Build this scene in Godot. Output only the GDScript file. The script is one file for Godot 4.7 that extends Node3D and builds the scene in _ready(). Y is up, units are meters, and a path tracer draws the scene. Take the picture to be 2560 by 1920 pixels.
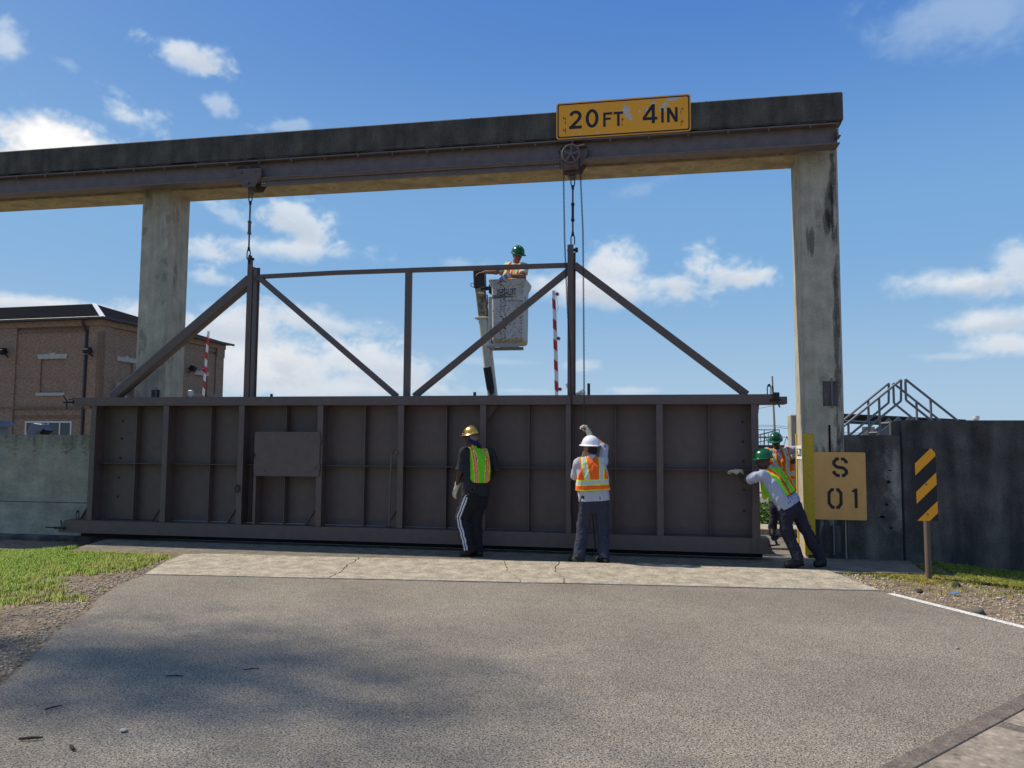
extends Node3D
# A steel floodgate being rolled shut under a concrete portal. World: gate face on z = 0, x along the gate, y up, metres.

var M := {}

# ---------------------------------------------------------------- mesh collector
class G:
	var v := PackedVector3Array()
	var n := PackedVector3Array()
	var uv := PackedVector2Array()
	var c := PackedColorArray()
	var idx := PackedInt32Array()

	func tri(a: Vector3, b: Vector3, d: Vector3, na: Vector3, nb := Vector3.ZERO, nd := Vector3.ZERO) -> void:
		if nb == Vector3.ZERO:
			nb = na
			nd = na
		var k := v.size()
		if (a - d).cross(a - b).dot(na + nb + nd) < 0.0:
			v.append_array([a, d, b])
			n.append_array([na, nd, nb])
		else:
			v.append_array([a, b, d])
			n.append_array([na, nb, nd])
		idx.append_array([k, k + 1, k + 2])

	func quad(a: Vector3, b: Vector3, d: Vector3, e: Vector3, nn: Vector3) -> void:
		tri(a, b, d, nn)
		tri(a, d, e, nn)

	# a quad with texture coordinates: a is uv (0,1), b (1,1), d (1,0), e (0,0)
	func uvquad(a: Vector3, b: Vector3, d: Vector3, e: Vector3, nn: Vector3, u0 := 0.0, u1 := 1.0, v0 := 0.0, v1 := 1.0) -> void:
		var k := v.size()
		v.append_array([a, b, d, e])
		n.append_array([nn, nn, nn, nn])
		uv.append_array([Vector2(u0, v1), Vector2(u1, v1), Vector2(u1, v0), Vector2(u0, v0)])
		if (a - d).cross(a - b).dot(nn) < 0.0:
			idx.append_array([k, k + 2, k + 1, k, k + 3, k + 2])
		else:
			idx.append_array([k, k + 1, k + 2, k, k + 2, k + 3])

	func box(ct: Vector3, s: Vector3, bev := 0.0, B := Basis()) -> G:
		var h := s * 0.5
		bev = minf(bev, minf(h.x, minf(h.y, h.z)) * 0.9)
		for i in 3:
			var j := (i + 1) % 3
			var k := (i + 2) % 3
			for si in [-1.0, 1.0]:
				var q: Array[Vector3] = []
				for m: Vector2 in [Vector2(-1, -1), Vector2(1, -1), Vector2(1, 1), Vector2(-1, 1)]:
					var p := Vector3.ZERO
					p[i] = si * h[i]
					p[j] = m.x * (h[j] - bev)
					p[k] = m.y * (h[k] - bev)
					q.append(ct + B * p)
				var nn := Vector3.ZERO
				nn[i] = si
				quad(q[0], q[1], q[2], q[3], B * nn)
			if bev > 0.0:
				for si in [-1.0, 1.0]:
					for sj in [-1.0, 1.0]:
						var p1 := Vector3.ZERO
						p1[i] = si * h[i]
						p1[j] = sj * (h[j] - bev)
						p1[k] = h[k] - bev
						var p2 := Vector3.ZERO
						p2[i] = si * (h[i] - bev)
						p2[j] = sj * h[j]
						p2[k] = h[k] - bev
						var r1 := p1
						r1[k] = -p1[k]
						var r2 := p2
						r2[k] = -p2[k]
						var nn := Vector3.ZERO
						nn[i] = si
						nn[j] = sj
						quad(ct + B * p1, ct + B * p2, ct + B * r2, ct + B * r1, (B * nn).normalized())
		if bev > 0.0:
			for sx in [-1.0, 1.0]:
				for sy in [-1.0, 1.0]:
					for sz in [-1.0, 1.0]:
						var sg := Vector3(sx, sy, sz)
						var w := sg * (h - Vector3.ONE * bev)
						tri(ct + B * (w + Vector3(sx * bev, 0, 0)), ct + B * (w + Vector3(0, sy * bev, 0)), ct + B * (w + Vector3(0, 0, sz * bev)), (B * sg).normalized())
		return self

	# a bar from a to b, w across, d deep; side gives the depth direction
	func bar(a: Vector3, b: Vector3, w: float, d: float, bev := 0.0, side := Vector3(0, 0, 1)) -> G:
		var y := (b - a).normalized()
		var x := y.cross(side).normalized()
		var z := x.cross(y)
		return box((a + b) * 0.5, Vector3(w, a.distance_to(b), d), bev, Basis(x, y, z))

	func tube(a: Vector3, b: Vector3, ra: float, rb := -1.0, m := 10, caps := true) -> G:
		if rb < 0.0:
			rb = ra
		var y := (b - a).normalized()
		var x := y.cross(Vector3(0.31, 0.2, 0.9) if absf(y.z) < 0.9 else Vector3(1, 0, 0.1)).normalized()
		var z := x.cross(y)
		for i in m:
			var t0 := TAU * i / m
			var t1 := TAU * (i + 1) / m
			var e0 := x * cos(t0) + z * sin(t0)
			var e1 := x * cos(t1) + z * sin(t1)
			tri(a + e0 * ra, a + e1 * ra, b + e1 * rb, e0, e1, e1)
			if rb > 0.0:
				tri(a + e0 * ra, b + e1 * rb, b + e0 * rb, e0, e1, e0)
			if caps:
				tri(a, a + e0 * ra, a + e1 * ra, -y)
				if rb > 0.0:
					tri(b, b + e0 * rb, b + e1 * rb, y)
		return self

	func path(pts: Array, r: float, m := 6) -> G:
		for i in pts.size() - 1:
			tube(pts[i], pts[i + 1], r, r, m, true)
		return self

	# stack of closed rings of equal size, joined smoothly
	func loft(rings: Array, close_a := true, close_b := true, flip := false) -> G:
		var m: int = rings[0].size()
		var k := v.size()
		for r in rings.size():
			for i in m:
				var ring: PackedVector3Array = rings[r]
				var along: Vector3 = rings[mini(r + 1, rings.size() - 1)][i] - rings[maxi(r - 1, 0)][i]
				var around: Vector3 = ring[(i + 1) % m] - ring[(i + m - 1) % m]
				var nn := around.cross(along).normalized()
				v.append(ring[i])
				n.append(-nn if flip else nn)
		for r in rings.size() - 1:
			for i in m:
				var a := k + r * m + i
				var b := k + r * m + (i + 1) % m
				var d := b + m
				var e := a + m
				if (v[a] - v[d]).cross(v[a] - v[b]).dot(n[a] + n[d]) < 0.0:
					idx.append_array([a, d, b, a, e, d])
				else:
					idx.append_array([a, b, d, a, d, e])
		for q in [[close_a, 0], [close_b, rings.size() - 1]]:
			if q[0]:
				var ring: PackedVector3Array = rings[q[1]]
				var mid := Vector3.ZERO
				for p in ring:
					mid += p / m
				var other: Vector3 = rings[1 if q[1] == 0 else rings.size() - 2][0]
				var nn := (ring[0] - mid).cross(ring[m / 4] - mid).normalized()
				if nn.dot(mid - other) < 0.0:
					nn = -nn
				for i in m:
					tri(mid, ring[i], ring[(i + 1) % m], nn)
		return self

	# a flat outline in the plane (x, y) of T, extruded from 0 to depth along its z
	func prism(poly: PackedVector2Array, T: Transform3D, depth: float) -> G:
		var ids := Geometry2D.triangulate_polygon(poly)
		for s in [0.0, depth]:
			var nn := T.basis.z * (1.0 if (s > 0.0) == (depth > 0.0) and s != 0.0 else -1.0) * signf(depth)
			for i in range(0, ids.size(), 3):
				tri(T * Vector3(poly[ids[i]].x, poly[ids[i]].y, s), T * Vector3(poly[ids[i + 1]].x, poly[ids[i + 1]].y, s), T * Vector3(poly[ids[i + 2]].x, poly[ids[i + 2]].y, s), nn)
		var cw := Geometry2D.is_polygon_clockwise(poly)
		for i in poly.size():
			var a := poly[i]
			var b := poly[(i + 1) % poly.size()]
			var e := (b - a).normalized()
			var o := Vector2(-e.y, e.x) if cw else Vector2(e.y, -e.x)
			quad(T * Vector3(a.x, a.y, 0), T * Vector3(b.x, b.y, 0), T * Vector3(b.x, b.y, depth), T * Vector3(a.x, a.y, depth), T.basis * Vector3(o.x, o.y, 0))
		return self

	# flat ground piece, laid from its top y down to y - thick, with uv in metres
	func slab(poly: PackedVector2Array, y: float, thick: float) -> G:
		var P := PackedVector2Array()
		for p in poly:
			P.append(Vector2(p.x, -p.y))
		return prism(P, Transform3D(Basis(Vector3(1, 0, 0), Vector3(0, 0, -1), Vector3(0, 1, 0)), Vector3(0, y - thick, 0)), thick)

	func mesh() -> ArrayMesh:
		var a := []
		a.resize(Mesh.ARRAY_MAX)
		a[Mesh.ARRAY_VERTEX] = v
		a[Mesh.ARRAY_NORMAL] = n
		if uv.size() == v.size():
			a[Mesh.ARRAY_TEX_UV] = uv
			a[Mesh.ARRAY_TEX_UV2] = uv
		if c.size() == v.size():
			a[Mesh.ARRAY_COLOR] = c
		a[Mesh.ARRAY_INDEX] = idx
		var m := ArrayMesh.new()
		m.add_surface_from_arrays(Mesh.PRIMITIVE_TRIANGLES, a)
		return m

# ---------------------------------------------------------------- distance fields for bodies and clothes
class Blob:
	var o: Vector3
	var h: float
	var nx: int
	var ny: int
	var nz: int
	var d := PackedFloat32Array()

	func _init(lo: Vector3, hi: Vector3, hh: float) -> void:
		o = lo
		h = hh
		nx = int((hi.x - lo.x) / h) + 2
		ny = int((hi.y - lo.y) / h) + 2
		nz = int((hi.z - lo.z) / h) + 2
		d.resize(nx * ny * nz)
		d.fill(1.0)

	# tapered capsule; flat: 1 cuts it square at a, 2 at b; fw/sq make it sq times thinner along fw
	func cone(a: Vector3, b: Vector3, ra: float, rb: float, k := 0.03, flat := 0, fw := Vector3.ZERO, sq := 1.0) -> Blob:
		var mg := maxf(ra, rb) + k + h * 2.5
		var lo := (Vector3(minf(a.x, b.x), minf(a.y, b.y), minf(a.z, b.z)) - Vector3.ONE * mg - o) / h
		var hi := (Vector3(maxf(a.x, b.x), maxf(a.y, b.y), maxf(a.z, b.z)) + Vector3.ONE * mg - o) / h
		var ab := b - a
		var l2 := maxf(ab.length_squared(), 1e-8)
		var dir := ab / sqrt(l2)
		var stretch := sq - 1.0
		for z in range(maxi(0, int(lo.z)), mini(nz, int(hi.z) + 1)):
			for y in range(maxi(0, int(lo.y)), mini(ny, int(hi.y) + 1)):
				var at := (z * ny + y) * nx
				for x in range(maxi(0, int(lo.x)), mini(nx, int(hi.x) + 1)):
					var w := o + Vector3(x, y, z) * h - a
					var s := w.dot(ab) / l2
					var t := clampf(s, 0.0, 1.0)
					var r := w - ab * t
					if stretch != 0.0:
						r += fw * (r.dot(fw) * stretch)
					var f := r.length() - (ra + (rb - ra) * t)
					if flat & 1:
						f = maxf(f, -w.dot(dir))
					if flat & 2:
						f = maxf(f, (w - ab).dot(dir))
					var g := d[at + x]
					var q := k - absf(g - f)
					f = minf(f, g)
					if q > 0.0:
						f -= q * q * 0.25 / k
					d[at + x] = f
		return self

	func ell(ct: Vector3, B: Basis, r: Vector3, k := 0.02, carve := false) -> Blob:
		var mg := maxf(r.x, maxf(r.y, r.z)) + k + h * 2.5
		var lo := (ct - Vector3.ONE * mg - o) / h
		var hi := (ct + Vector3.ONE * mg - o) / h
		var T := B.transposed()
		for z in range(maxi(0, int(lo.z)), mini(nz, int(hi.z) + 1)):
			for y in range(maxi(0, int(lo.y)), mini(ny, int(hi.y) + 1)):
				var at := (z * ny + y) * nx
				for x in range(maxi(0, int(lo.x)), mini(nx, int(hi.x) + 1)):
					var w := T * (o + Vector3(x, y, z) * h - ct)
					var k0 := (w / r).length()
					var k1 := (w / (r * r)).length()
					var f := k0 * (k0 - 1.0) / maxf(k1, 1e-6)
					var g := d[at + x]
					if carve:
						f = -f
						var q := k - absf(g - f)
						f = maxf(f, g)
						if q > 0.0:
							f += q * q * 0.25 / k
					else:
						var q := k - absf(g - f)
						f = minf(f, g)
						if q > 0.0:
							f -= q * q * 0.25 / k
					d[at + x] = f
		return self

	# keeps the side that nn points away from
	func cut(pt: Vector3, nn: Vector3) -> Blob:
		for z in nz:
			for y in ny:
				var at := (z * ny + y) * nx
				for x in nx:
					if d[at + x] < 0.05:
						d[at + x] = maxf(d[at + x], (o + Vector3(x, y, z) * h - pt).dot(nn))
		return self

	# keeps what is inside an upright rounded panel seen along the body's front: X across, Y up
	func panel(ct: Vector3, X: Vector3, Y: Vector3, hw: float, hh: float, r: float) -> Blob:
		for z in nz:
			for y in ny:
				var at := (z * ny + y) * nx
				for x in nx:
					if d[at + x] < 0.05:
						var w := o + Vector3(x, y, z) * h - ct
						var q := Vector2(absf(w.dot(X)) - hw + r, absf(w.dot(Y)) - hh + r)
						var f := Vector2(maxf(q.x, 0.0), maxf(q.y, 0.0)).length() + minf(maxf(q.x, q.y), 0.0) - r
						d[at + x] = maxf(d[at + x], f)
		return self

	func rough(amp: float, freq: float, seed_: int, scale := Vector3.ONE) -> Blob:
		var nn := FastNoiseLite.new()
		nn.seed = seed_
		nn.frequency = freq
		nn.fractal_octaves = 2
		for z in nz:
			for y in ny:
				var at := (z * ny + y) * nx
				for x in nx:
					if absf(d[at + x]) < 0.04:
						d[at + x] += amp * nn.get_noise_3dv((o + Vector3(x, y, z) * h) * scale)
		return self

	# surface nets into g; paint gives a linear colour for a point
	func skin(g: G, paint = null) -> void:
		var ids := PackedInt32Array()
		ids.resize(nx * ny * nz)
		ids.fill(-1)
		var sy := nx
		var sz := nx * ny
		var lim := h * 2.0
		for z in nz - 1:
			for y in ny - 1:
				var at := (z * ny + y) * nx
				for x in nx - 1:
					var i := at + x
					var f0 := d[i]
					if f0 > lim or f0 < -lim:
						continue
					var f := [f0, d[i + 1], d[i + sy], d[i + sy + 1], d[i + sz], d[i + sz + 1], d[i + sz + sy], d[i + sz + sy + 1]]
					var neg := 0
					for q: float in f:
						if q < 0.0:
							neg += 1
					if neg == 0 or neg == 8:
						continue
					var sum := Vector3.ZERO
					var cnt := 0
					for e: Array in [[0, 1], [2, 3], [4, 5], [6, 7], [0, 2], [1, 3], [4, 6], [5, 7], [0, 4], [1, 5], [2, 6], [3, 7]]:
						var a: float = f[e[0]]
						var b: float = f[e[1]]
						if (a < 0.0) != (b < 0.0):
							var t := a / (a - b)
							var pa := Vector3(e[0] & 1, (e[0] >> 1) & 1, e[0] >> 2)
							var pb := Vector3(e[1] & 1, (e[1] >> 1) & 1, e[1] >> 2)
							sum += pa + (pb - pa) * t
							cnt += 1
					var grad := Vector3(f[1] + f[3] + f[5] + f[7] - f[0] - f[2] - f[4] - f[6], f[2] + f[3] + f[6] + f[7] - f[0] - f[1] - f[4] - f[5], f[4] + f[5] + f[6] + f[7] - f[0] - f[1] - f[2] - f[3])
					ids[i] = g.v.size()
					var p := o + (Vector3(x, y, z) + sum / cnt) * h
					g.v.append(p)
					g.n.append(grad.normalized())
					if paint != null:
						g.c.append(paint.call(p))
		for z in range(1, nz - 1):
			for y in range(1, ny - 1):
				var at := (z * ny + y) * nx
				for x in range(1, nx - 1):
					var i := at + x
					if ids[i] < 0:
						continue
					var s := d[i] < 0.0
					if s != (d[i + 1] < 0.0):
						face(g, ids[i], ids[i - sy], ids[i - sy - sz], ids[i - sz])
					if s != (d[i + sy] < 0.0):
						face(g, ids[i], ids[i - 1], ids[i - 1 - sz], ids[i - sz])
					if s != (d[i + sz] < 0.0):
						face(g, ids[i], ids[i - 1], ids[i - 1 - sy], ids[i - sy])

	func face(g: G, a: int, b: int, e: int, f: int) -> void:
		if a < 0 or b < 0 or e < 0 or f < 0:
			return
		if (g.v[a] - g.v[e]).cross(g.v[a] - g.v[b]).dot(g.n[a] + g.n[e]) < 0.0:
			g.idx.append_array([a, e, b, a, f, e])
		else:
			g.idx.append_array([a, b, e, a, e, f])

# ---------------------------------------------------------------- nodes
func thing(called: String, label: String, category: String, at := Vector3.ZERO, group := "", local := false) -> Node3D:
	var o := Node3D.new()
	o.name = called
	o.position = at
	o.set_meta("label", label)
	o.set_meta("category", category)
	if group:
		o.set_meta("group", group)
	if not local:
		o.set_meta("shift", at)
	add_child(o, true)
	return o

# one mesh; g holds world coordinates unless the thing above is built in its own
func obj(called: String, g: G, m: Material, parent: Node = null, label := "") -> MeshInstance3D:
	return put(called, g.mesh(), m, parent, label)

func put(called: String, mesh: Mesh, m: Material, parent: Node = null, label := "") -> MeshInstance3D:
	var o := MeshInstance3D.new()
	o.name = called
	o.mesh = mesh
	o.material_override = m
	if label:
		o.set_meta("label", label)
	if parent == null:
		add_child(o, true)
	else:
		if parent.has_meta("shift"):
			o.position = -(parent.get_meta("shift") as Vector3)
		parent.add_child(o, true)
	return o

func tag(o: Node, label: String, category: String, group := "") -> void:
	o.set_meta("label", label)
	o.set_meta("category", category)
	if group:
		o.set_meta("group", group)

func struct(called: String, g: G, m: Material, label: String, category: String, kind := "structure") -> MeshInstance3D:
	var o := obj(called, g, m)
	o.set_meta("kind", kind)
	tag(o, label, category)
	return o

func words(called: String, text: String, m: Material, parent: Node, at: Transform3D, size: float, bold := true, squeeze := 1.0, deep := 0.004) -> void:
	var f := SystemFont.new()
	f.font_names = PackedStringArray(["Droid Sans"])
	f.font_weight = 700 if bold else 400
	var t := TextMesh.new()
	t.text = text
	t.font = f
	t.font_size = 64
	t.pixel_size = size / 46.0
	t.depth = deep
	var o := put(called, t, m, parent)
	var shift: Vector3 = parent.get_meta("shift") if parent.has_meta("shift") else Vector3.ZERO
	o.transform = Transform3D(at.basis * Basis.from_scale(Vector3(squeeze, 1, 1)), at.origin - shift)

# a stroke of even width along points in the plane of T, mitred
func stroke(g: G, pts: Array, w: float, T: Transform3D, deep: float) -> void:
	var left := PackedVector2Array()
	var right := PackedVector2Array()
	for i in pts.size():
		var p: Vector2 = pts[i]
		var a: Vector2 = (p - pts[i - 1]).normalized() if i > 0 else Vector2.ZERO
		var b: Vector2 = (pts[i + 1] - p).normalized() if i < pts.size() - 1 else Vector2.ZERO
		var t := (a + b).normalized()
		var o := Vector2(-t.y, t.x)
		var k := 1.0 / maxf(0.5, absf(o.dot(Vector2(-a.y, a.x) if i > 0 else Vector2(-b.y, b.x))))
		left.append(p + o * w * 0.5 * k)
		right.append(p - o * w * 0.5 * k)
	right.reverse()
	left.append_array(right)
	g.prism(left, T, deep)

func rounded(x0: float, y0: float, x1: float, y1: float, r: float, m := 5) -> PackedVector2Array:
	var P := PackedVector2Array()
	for q: Array in [[x1 - r, y1 - r, 0.0], [x0 + r, y1 - r, 0.25], [x0 + r, y0 + r, 0.5], [x1 - r, y0 + r, 0.75]]:
		for i in m + 1:
			var t: float = TAU * (q[2] + 0.25 * i / m)
			P.append(Vector2(q[0] + cos(t) * r, q[1] + sin(t) * r))
	return P

func ring_at(y: float, cx: float, cz: float, hx: float, hz: float, r: float) -> PackedVector3Array:
	var out := PackedVector3Array()
	for p in rounded(-hx, -hz, hx, hz, r, 4):
		out.append(Vector3(cx + p.x, y, cz - p.y))
	return out

# ---------------------------------------------------------------- materials
func noise(w: int, h: int, freq: float, seed_: int, oct := 4, type := FastNoiseLite.TYPE_SIMPLEX_SMOOTH, ret := FastNoiseLite.RETURN_DISTANCE, sx := 1, sy := 1) -> PackedByteArray:
	var f := FastNoiseLite.new()
	f.noise_type = type
	f.seed = seed_
	f.frequency = freq
	f.fractal_octaves = oct
	f.fractal_type = FastNoiseLite.FRACTAL_FBM if oct > 1 else FastNoiseLite.FRACTAL_NONE
	f.cellular_return_type = ret
	var im := f.get_image(w / sx, h / sy) if freq >= 0.08 else f.get_seamless_image(w / sx, h / sy)
	im.convert(Image.FORMAT_L8)
	if sx > 1 or sy > 1:
		im.resize(w, h, Image.INTERPOLATE_CUBIC)
	return im.get_data()

func paint(w: int, h: int, f: Callable) -> ImageTexture:
	var b := PackedByteArray()
	b.resize(w * h * 3)
	for i in w * h:
		var c: Color = f.call(i)
		b[i * 3] = clampi(int(c.r * 255.0), 0, 255)
		b[i * 3 + 1] = clampi(int(c.g * 255.0), 0, 255)
		b[i * 3 + 2] = clampi(int(c.b * 255.0), 0, 255)
	return ImageTexture.create_from_image(Image.create_from_data(w, h, false, Image.FORMAT_RGB8, b))

func bumps(w: int, h: int, data: PackedByteArray, strength: float) -> ImageTexture:
	var im := Image.create_from_data(w, h, false, Image.FORMAT_L8, data)
	im.convert(Image.FORMAT_RGBA8)
	im.bump_map_to_normal_map(strength)
	return ImageTexture.create_from_image(im)

func mat(c: Color, rough := 0.8, metal := 0.0, spec := 0.5) -> StandardMaterial3D:
	var m := StandardMaterial3D.new()
	m.albedo_color = c
	m.roughness = rough
	m.metallic = metal
	m.metallic_specular = spec
	return m

func tiled(t: Texture2D, metres: float, rough := 0.85, nrm: Texture2D = null, amount := 1.0, world := true) -> StandardMaterial3D:
	var m := mat(Color.WHITE, rough)
	m.albedo_texture = t
	m.uv1_triplanar = true
	m.uv1_world_triplanar = world
	m.uv1_scale = Vector3.ONE / metres
	if nrm:
		m.normal_enabled = true
		m.normal_texture = nrm
		m.normal_scale = amount
	return m

func painted(rough := 0.8) -> StandardMaterial3D:
	var m := mat(Color.WHITE, rough)
	m.vertex_color_use_as_albedo = true
	return m

func lin(r: float, g: float, b: float) -> Color:
	return Color(r, g, b).srgb_to_linear()

func make_materials() -> void:
	# worn chip-seal asphalt: 2.4 m tile, chips of about 14 mm, dark pits of a few cm
	var chips := noise(1024, 1024, 0.17, 11, 1, FastNoiseLite.TYPE_CELLULAR)
	var tone := noise(1024, 1024, 0.17, 11, 1, FastNoiseLite.TYPE_CELLULAR, FastNoiseLite.RETURN_CELL_VALUE)
	var pits := noise(1024, 1024, 0.085, 12, 3)
	var broad := noise(1024, 1024, 0.006, 13, 3)
	var h := PackedByteArray()
	h.resize(1024 * 1024)
	var asphalt := paint(1024, 1024, func(i: int) -> Color:
		var d: float = chips[i] / 255.0
		var p: float = pits[i] / 255.0
		var hole := clampf((0.35 - p) * 12.0, 0.0, 1.0)
		var k := 0.90 + 0.30 * (tone[i] / 255.0 - 0.5) - 0.26 * clampf(d * 1.7 - 0.6, 0.0, 1.0) + 0.06 * (broad[i] / 255.0 - 0.5)
		k *= 1.0 - 0.50 * hole
		h[i] = clampi(int(255.0 * (0.9 - d * 0.8 - 0.4 * hole)), 0, 255)
		return Color(0.69 * k, 0.65 * k, 0.59 * k))
	M.asphalt = tiled(asphalt, 1.6, 0.9, bumps(1024, 1024, h, 3.5), 1.0)
	# patches metres across: worn wheel tracks, old repairs, dust
	var large := noise(512, 512, 0.012, 21, 4)
	var fine := noise(512, 512, 0.05, 22, 3)
	M.patches = paint(512, 512, func(i: int) -> Color:
		var a: float = large[i] / 255.0
		var k := 0.93 + 0.13 * (a - 0.5) + 0.05 * (fine[i] / 255.0 - 0.5)
		return Color(k * 1.01, k, k * 0.985))
	var am: StandardMaterial3D = M.asphalt
	am.detail_enabled = true
	am.detail_blend_mode = BaseMaterial3D.BLEND_MODE_MUL
	am.detail_albedo = M.patches
	am.detail_uv_layer = BaseMaterial3D.DETAIL_UV_2
	am.uv2_triplanar = true
	am.uv2_world_triplanar = true
	am.uv2_scale = Vector3.ONE / 13.0

	# concrete with exposed aggregate (apron, sill, footway)
	var ag := noise(512, 512, 0.11, 31, 1, FastNoiseLite.TYPE_CELLULAR)
	var agv := noise(512, 512, 0.11, 31, 1, FastNoiseLite.TYPE_CELLULAR, FastNoiseLite.RETURN_CELL_VALUE)
	var cl := noise(512, 512, 0.011, 32, 4)
	var cf := noise(512, 512, 0.08, 33, 3)
	var slab_tone := func(i: int) -> float:
		var v: float = agv[i] / 255.0
		var spot := 0.16 * clampf((v - 0.75) * 6.0, 0.0, 1.0) - 0.14 * clampf((0.22 - v) * 6.0, 0.0, 1.0)
		spot *= clampf(1.2 - ag[i] / 150.0, 0.0, 1.0)
		return 0.90 + spot + 0.28 * (cl[i] / 255.0 - 0.5) + 0.16 * (cf[i] / 255.0 - 0.5)
	var agn := bumps(512, 512, cf, 2.0)
	var light_c := paint(512, 512, func(i: int) -> Color:
		var k: float = slab_tone.call(i)
		return Color(0.71 * k, 0.665 * k, 0.585 * k))
	M.apron = tiled(light_c, 1.7, 0.9, agn, 0.6)
	M.sill = tiled(paint(512, 512, func(i: int) -> Color:
		var k: float = slab_tone.call(i)
		return Color(0.50 * k, 0.47 * k, 0.41 * k)), 1.9, 0.9, agn, 0.6)
	M.footway = tiled(paint(512, 512, func(i: int) -> Color:
		var k: float = slab_tone.call(i)
		return Color(0.60 * k, 0.55 * k, 0.49 * k)), 2.3, 0.9, agn, 0.6)
	M.kerb = tiled(paint(512, 512, func(i: int) -> Color:
		var k: float = slab_tone.call(i) + 0.35 * (cl[(i * 7) % 262144] / 255.0 - 0.5)
		return Color(0.47 * k, 0.425 * k, 0.385 * k)), 0.9, 0.9, agn, 0.8)

	# concrete standing up: rain streaks run down it
	var st := noise(512, 512, 0.03, 41, 4, FastNoiseLite.TYPE_SIMPLEX_SMOOTH, FastNoiseLite.RETURN_DISTANCE, 1, 8)
	var st2 := noise(512, 512, 0.012, 42, 4, FastNoiseLite.TYPE_SIMPLEX_SMOOTH, FastNoiseLite.RETURN_DISTANCE, 1, 4)
	var bl := noise(512, 512, 0.014, 43, 5)
	var gr := noise(512, 512, 0.16, 44, 3)
	var stm := bumps(512, 512, gr, 1.2)
	M.pillar = tiled(paint(512, 512, func(i: int) -> Color:
		var s: float = st[i] / 255.0
		var b: float = bl[i] / 255.0
		var k := 0.90 + 0.12 * (s - 0.5) + 0.16 * (b - 0.5) + 0.14 * (gr[i] / 255.0 - 0.5)
		var mould := clampf((st2[i] / 255.0 - 0.60) * 5.0, 0.0, 1.0) * clampf((b - 0.38) * 5.0, 0.0, 1.0) * 0.20
		k -= mould
		return Color(0.735 * k, 0.70 * k, 0.62 * k)), 2.6, 0.9, stm, 0.5)
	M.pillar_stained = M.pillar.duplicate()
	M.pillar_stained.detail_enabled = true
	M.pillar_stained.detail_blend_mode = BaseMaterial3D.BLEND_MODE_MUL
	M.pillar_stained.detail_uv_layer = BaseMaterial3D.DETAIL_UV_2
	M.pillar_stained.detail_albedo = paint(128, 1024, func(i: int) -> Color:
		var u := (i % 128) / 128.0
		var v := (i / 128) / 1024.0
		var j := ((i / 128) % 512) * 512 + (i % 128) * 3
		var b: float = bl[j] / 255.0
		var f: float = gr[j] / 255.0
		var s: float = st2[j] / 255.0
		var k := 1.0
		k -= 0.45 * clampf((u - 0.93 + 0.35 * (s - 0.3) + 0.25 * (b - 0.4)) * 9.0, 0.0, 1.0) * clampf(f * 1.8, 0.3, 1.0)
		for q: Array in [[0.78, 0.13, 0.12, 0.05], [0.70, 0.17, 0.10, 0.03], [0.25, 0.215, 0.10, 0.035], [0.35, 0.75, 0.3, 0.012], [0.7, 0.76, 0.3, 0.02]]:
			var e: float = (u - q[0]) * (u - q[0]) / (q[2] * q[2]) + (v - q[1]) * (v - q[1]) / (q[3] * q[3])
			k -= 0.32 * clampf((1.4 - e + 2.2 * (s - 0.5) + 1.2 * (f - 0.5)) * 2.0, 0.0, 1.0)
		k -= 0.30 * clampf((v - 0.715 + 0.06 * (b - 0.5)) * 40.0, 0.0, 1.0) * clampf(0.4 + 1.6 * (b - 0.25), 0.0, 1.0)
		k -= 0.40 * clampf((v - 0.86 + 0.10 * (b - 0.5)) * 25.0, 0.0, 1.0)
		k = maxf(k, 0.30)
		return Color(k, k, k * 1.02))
	M.soffit = tiled(paint(512, 512, func(i: int) -> Color:
		var b: float = bl[i] / 255.0
		var k := 0.92 + 0.30 * (b - 0.5) + 0.16 * (gr[i] / 255.0 - 0.5) - 0.30 * clampf((b - 0.74) * 5.0, 0.0, 1.0)
		return Color(0.72 * k, 0.65 * k, 0.51 * k)), 3.1, 0.9, stm, 0.5)
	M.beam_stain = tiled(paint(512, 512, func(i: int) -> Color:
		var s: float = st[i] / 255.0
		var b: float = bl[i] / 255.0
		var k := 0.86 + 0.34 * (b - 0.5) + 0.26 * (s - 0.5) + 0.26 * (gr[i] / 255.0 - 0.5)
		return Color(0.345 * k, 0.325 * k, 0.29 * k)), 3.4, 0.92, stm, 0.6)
	M.dark_wall = tiled(paint(512, 512, func(i: int) -> Color:
		var s: float = st2[i] / 255.0
		var b: float = bl[i] / 255.0
		var k := 0.84 + 0.62 * (s - 0.47) + 0.30 * (b - 0.5) + 0.25 * (gr[i] / 255.0 - 0.5) + 0.22 * (st[i] / 255.0 - 0.5)
		return Color(0.345 * k, 0.325 * k, 0.305 * k)), 3.3, 0.92, stm, 0.6)
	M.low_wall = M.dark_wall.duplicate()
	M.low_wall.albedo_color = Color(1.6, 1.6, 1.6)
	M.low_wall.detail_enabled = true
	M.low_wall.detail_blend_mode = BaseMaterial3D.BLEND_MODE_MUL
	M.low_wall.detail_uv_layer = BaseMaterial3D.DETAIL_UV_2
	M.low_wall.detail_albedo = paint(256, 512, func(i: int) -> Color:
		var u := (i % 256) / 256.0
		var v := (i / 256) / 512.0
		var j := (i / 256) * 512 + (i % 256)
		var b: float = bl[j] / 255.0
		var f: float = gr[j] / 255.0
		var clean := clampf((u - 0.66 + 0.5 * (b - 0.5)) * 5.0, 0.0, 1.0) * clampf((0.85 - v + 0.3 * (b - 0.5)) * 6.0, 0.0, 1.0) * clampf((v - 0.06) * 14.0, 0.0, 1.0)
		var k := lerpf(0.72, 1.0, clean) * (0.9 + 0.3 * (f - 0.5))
		return Color(k, k, k * 0.99))
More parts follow.
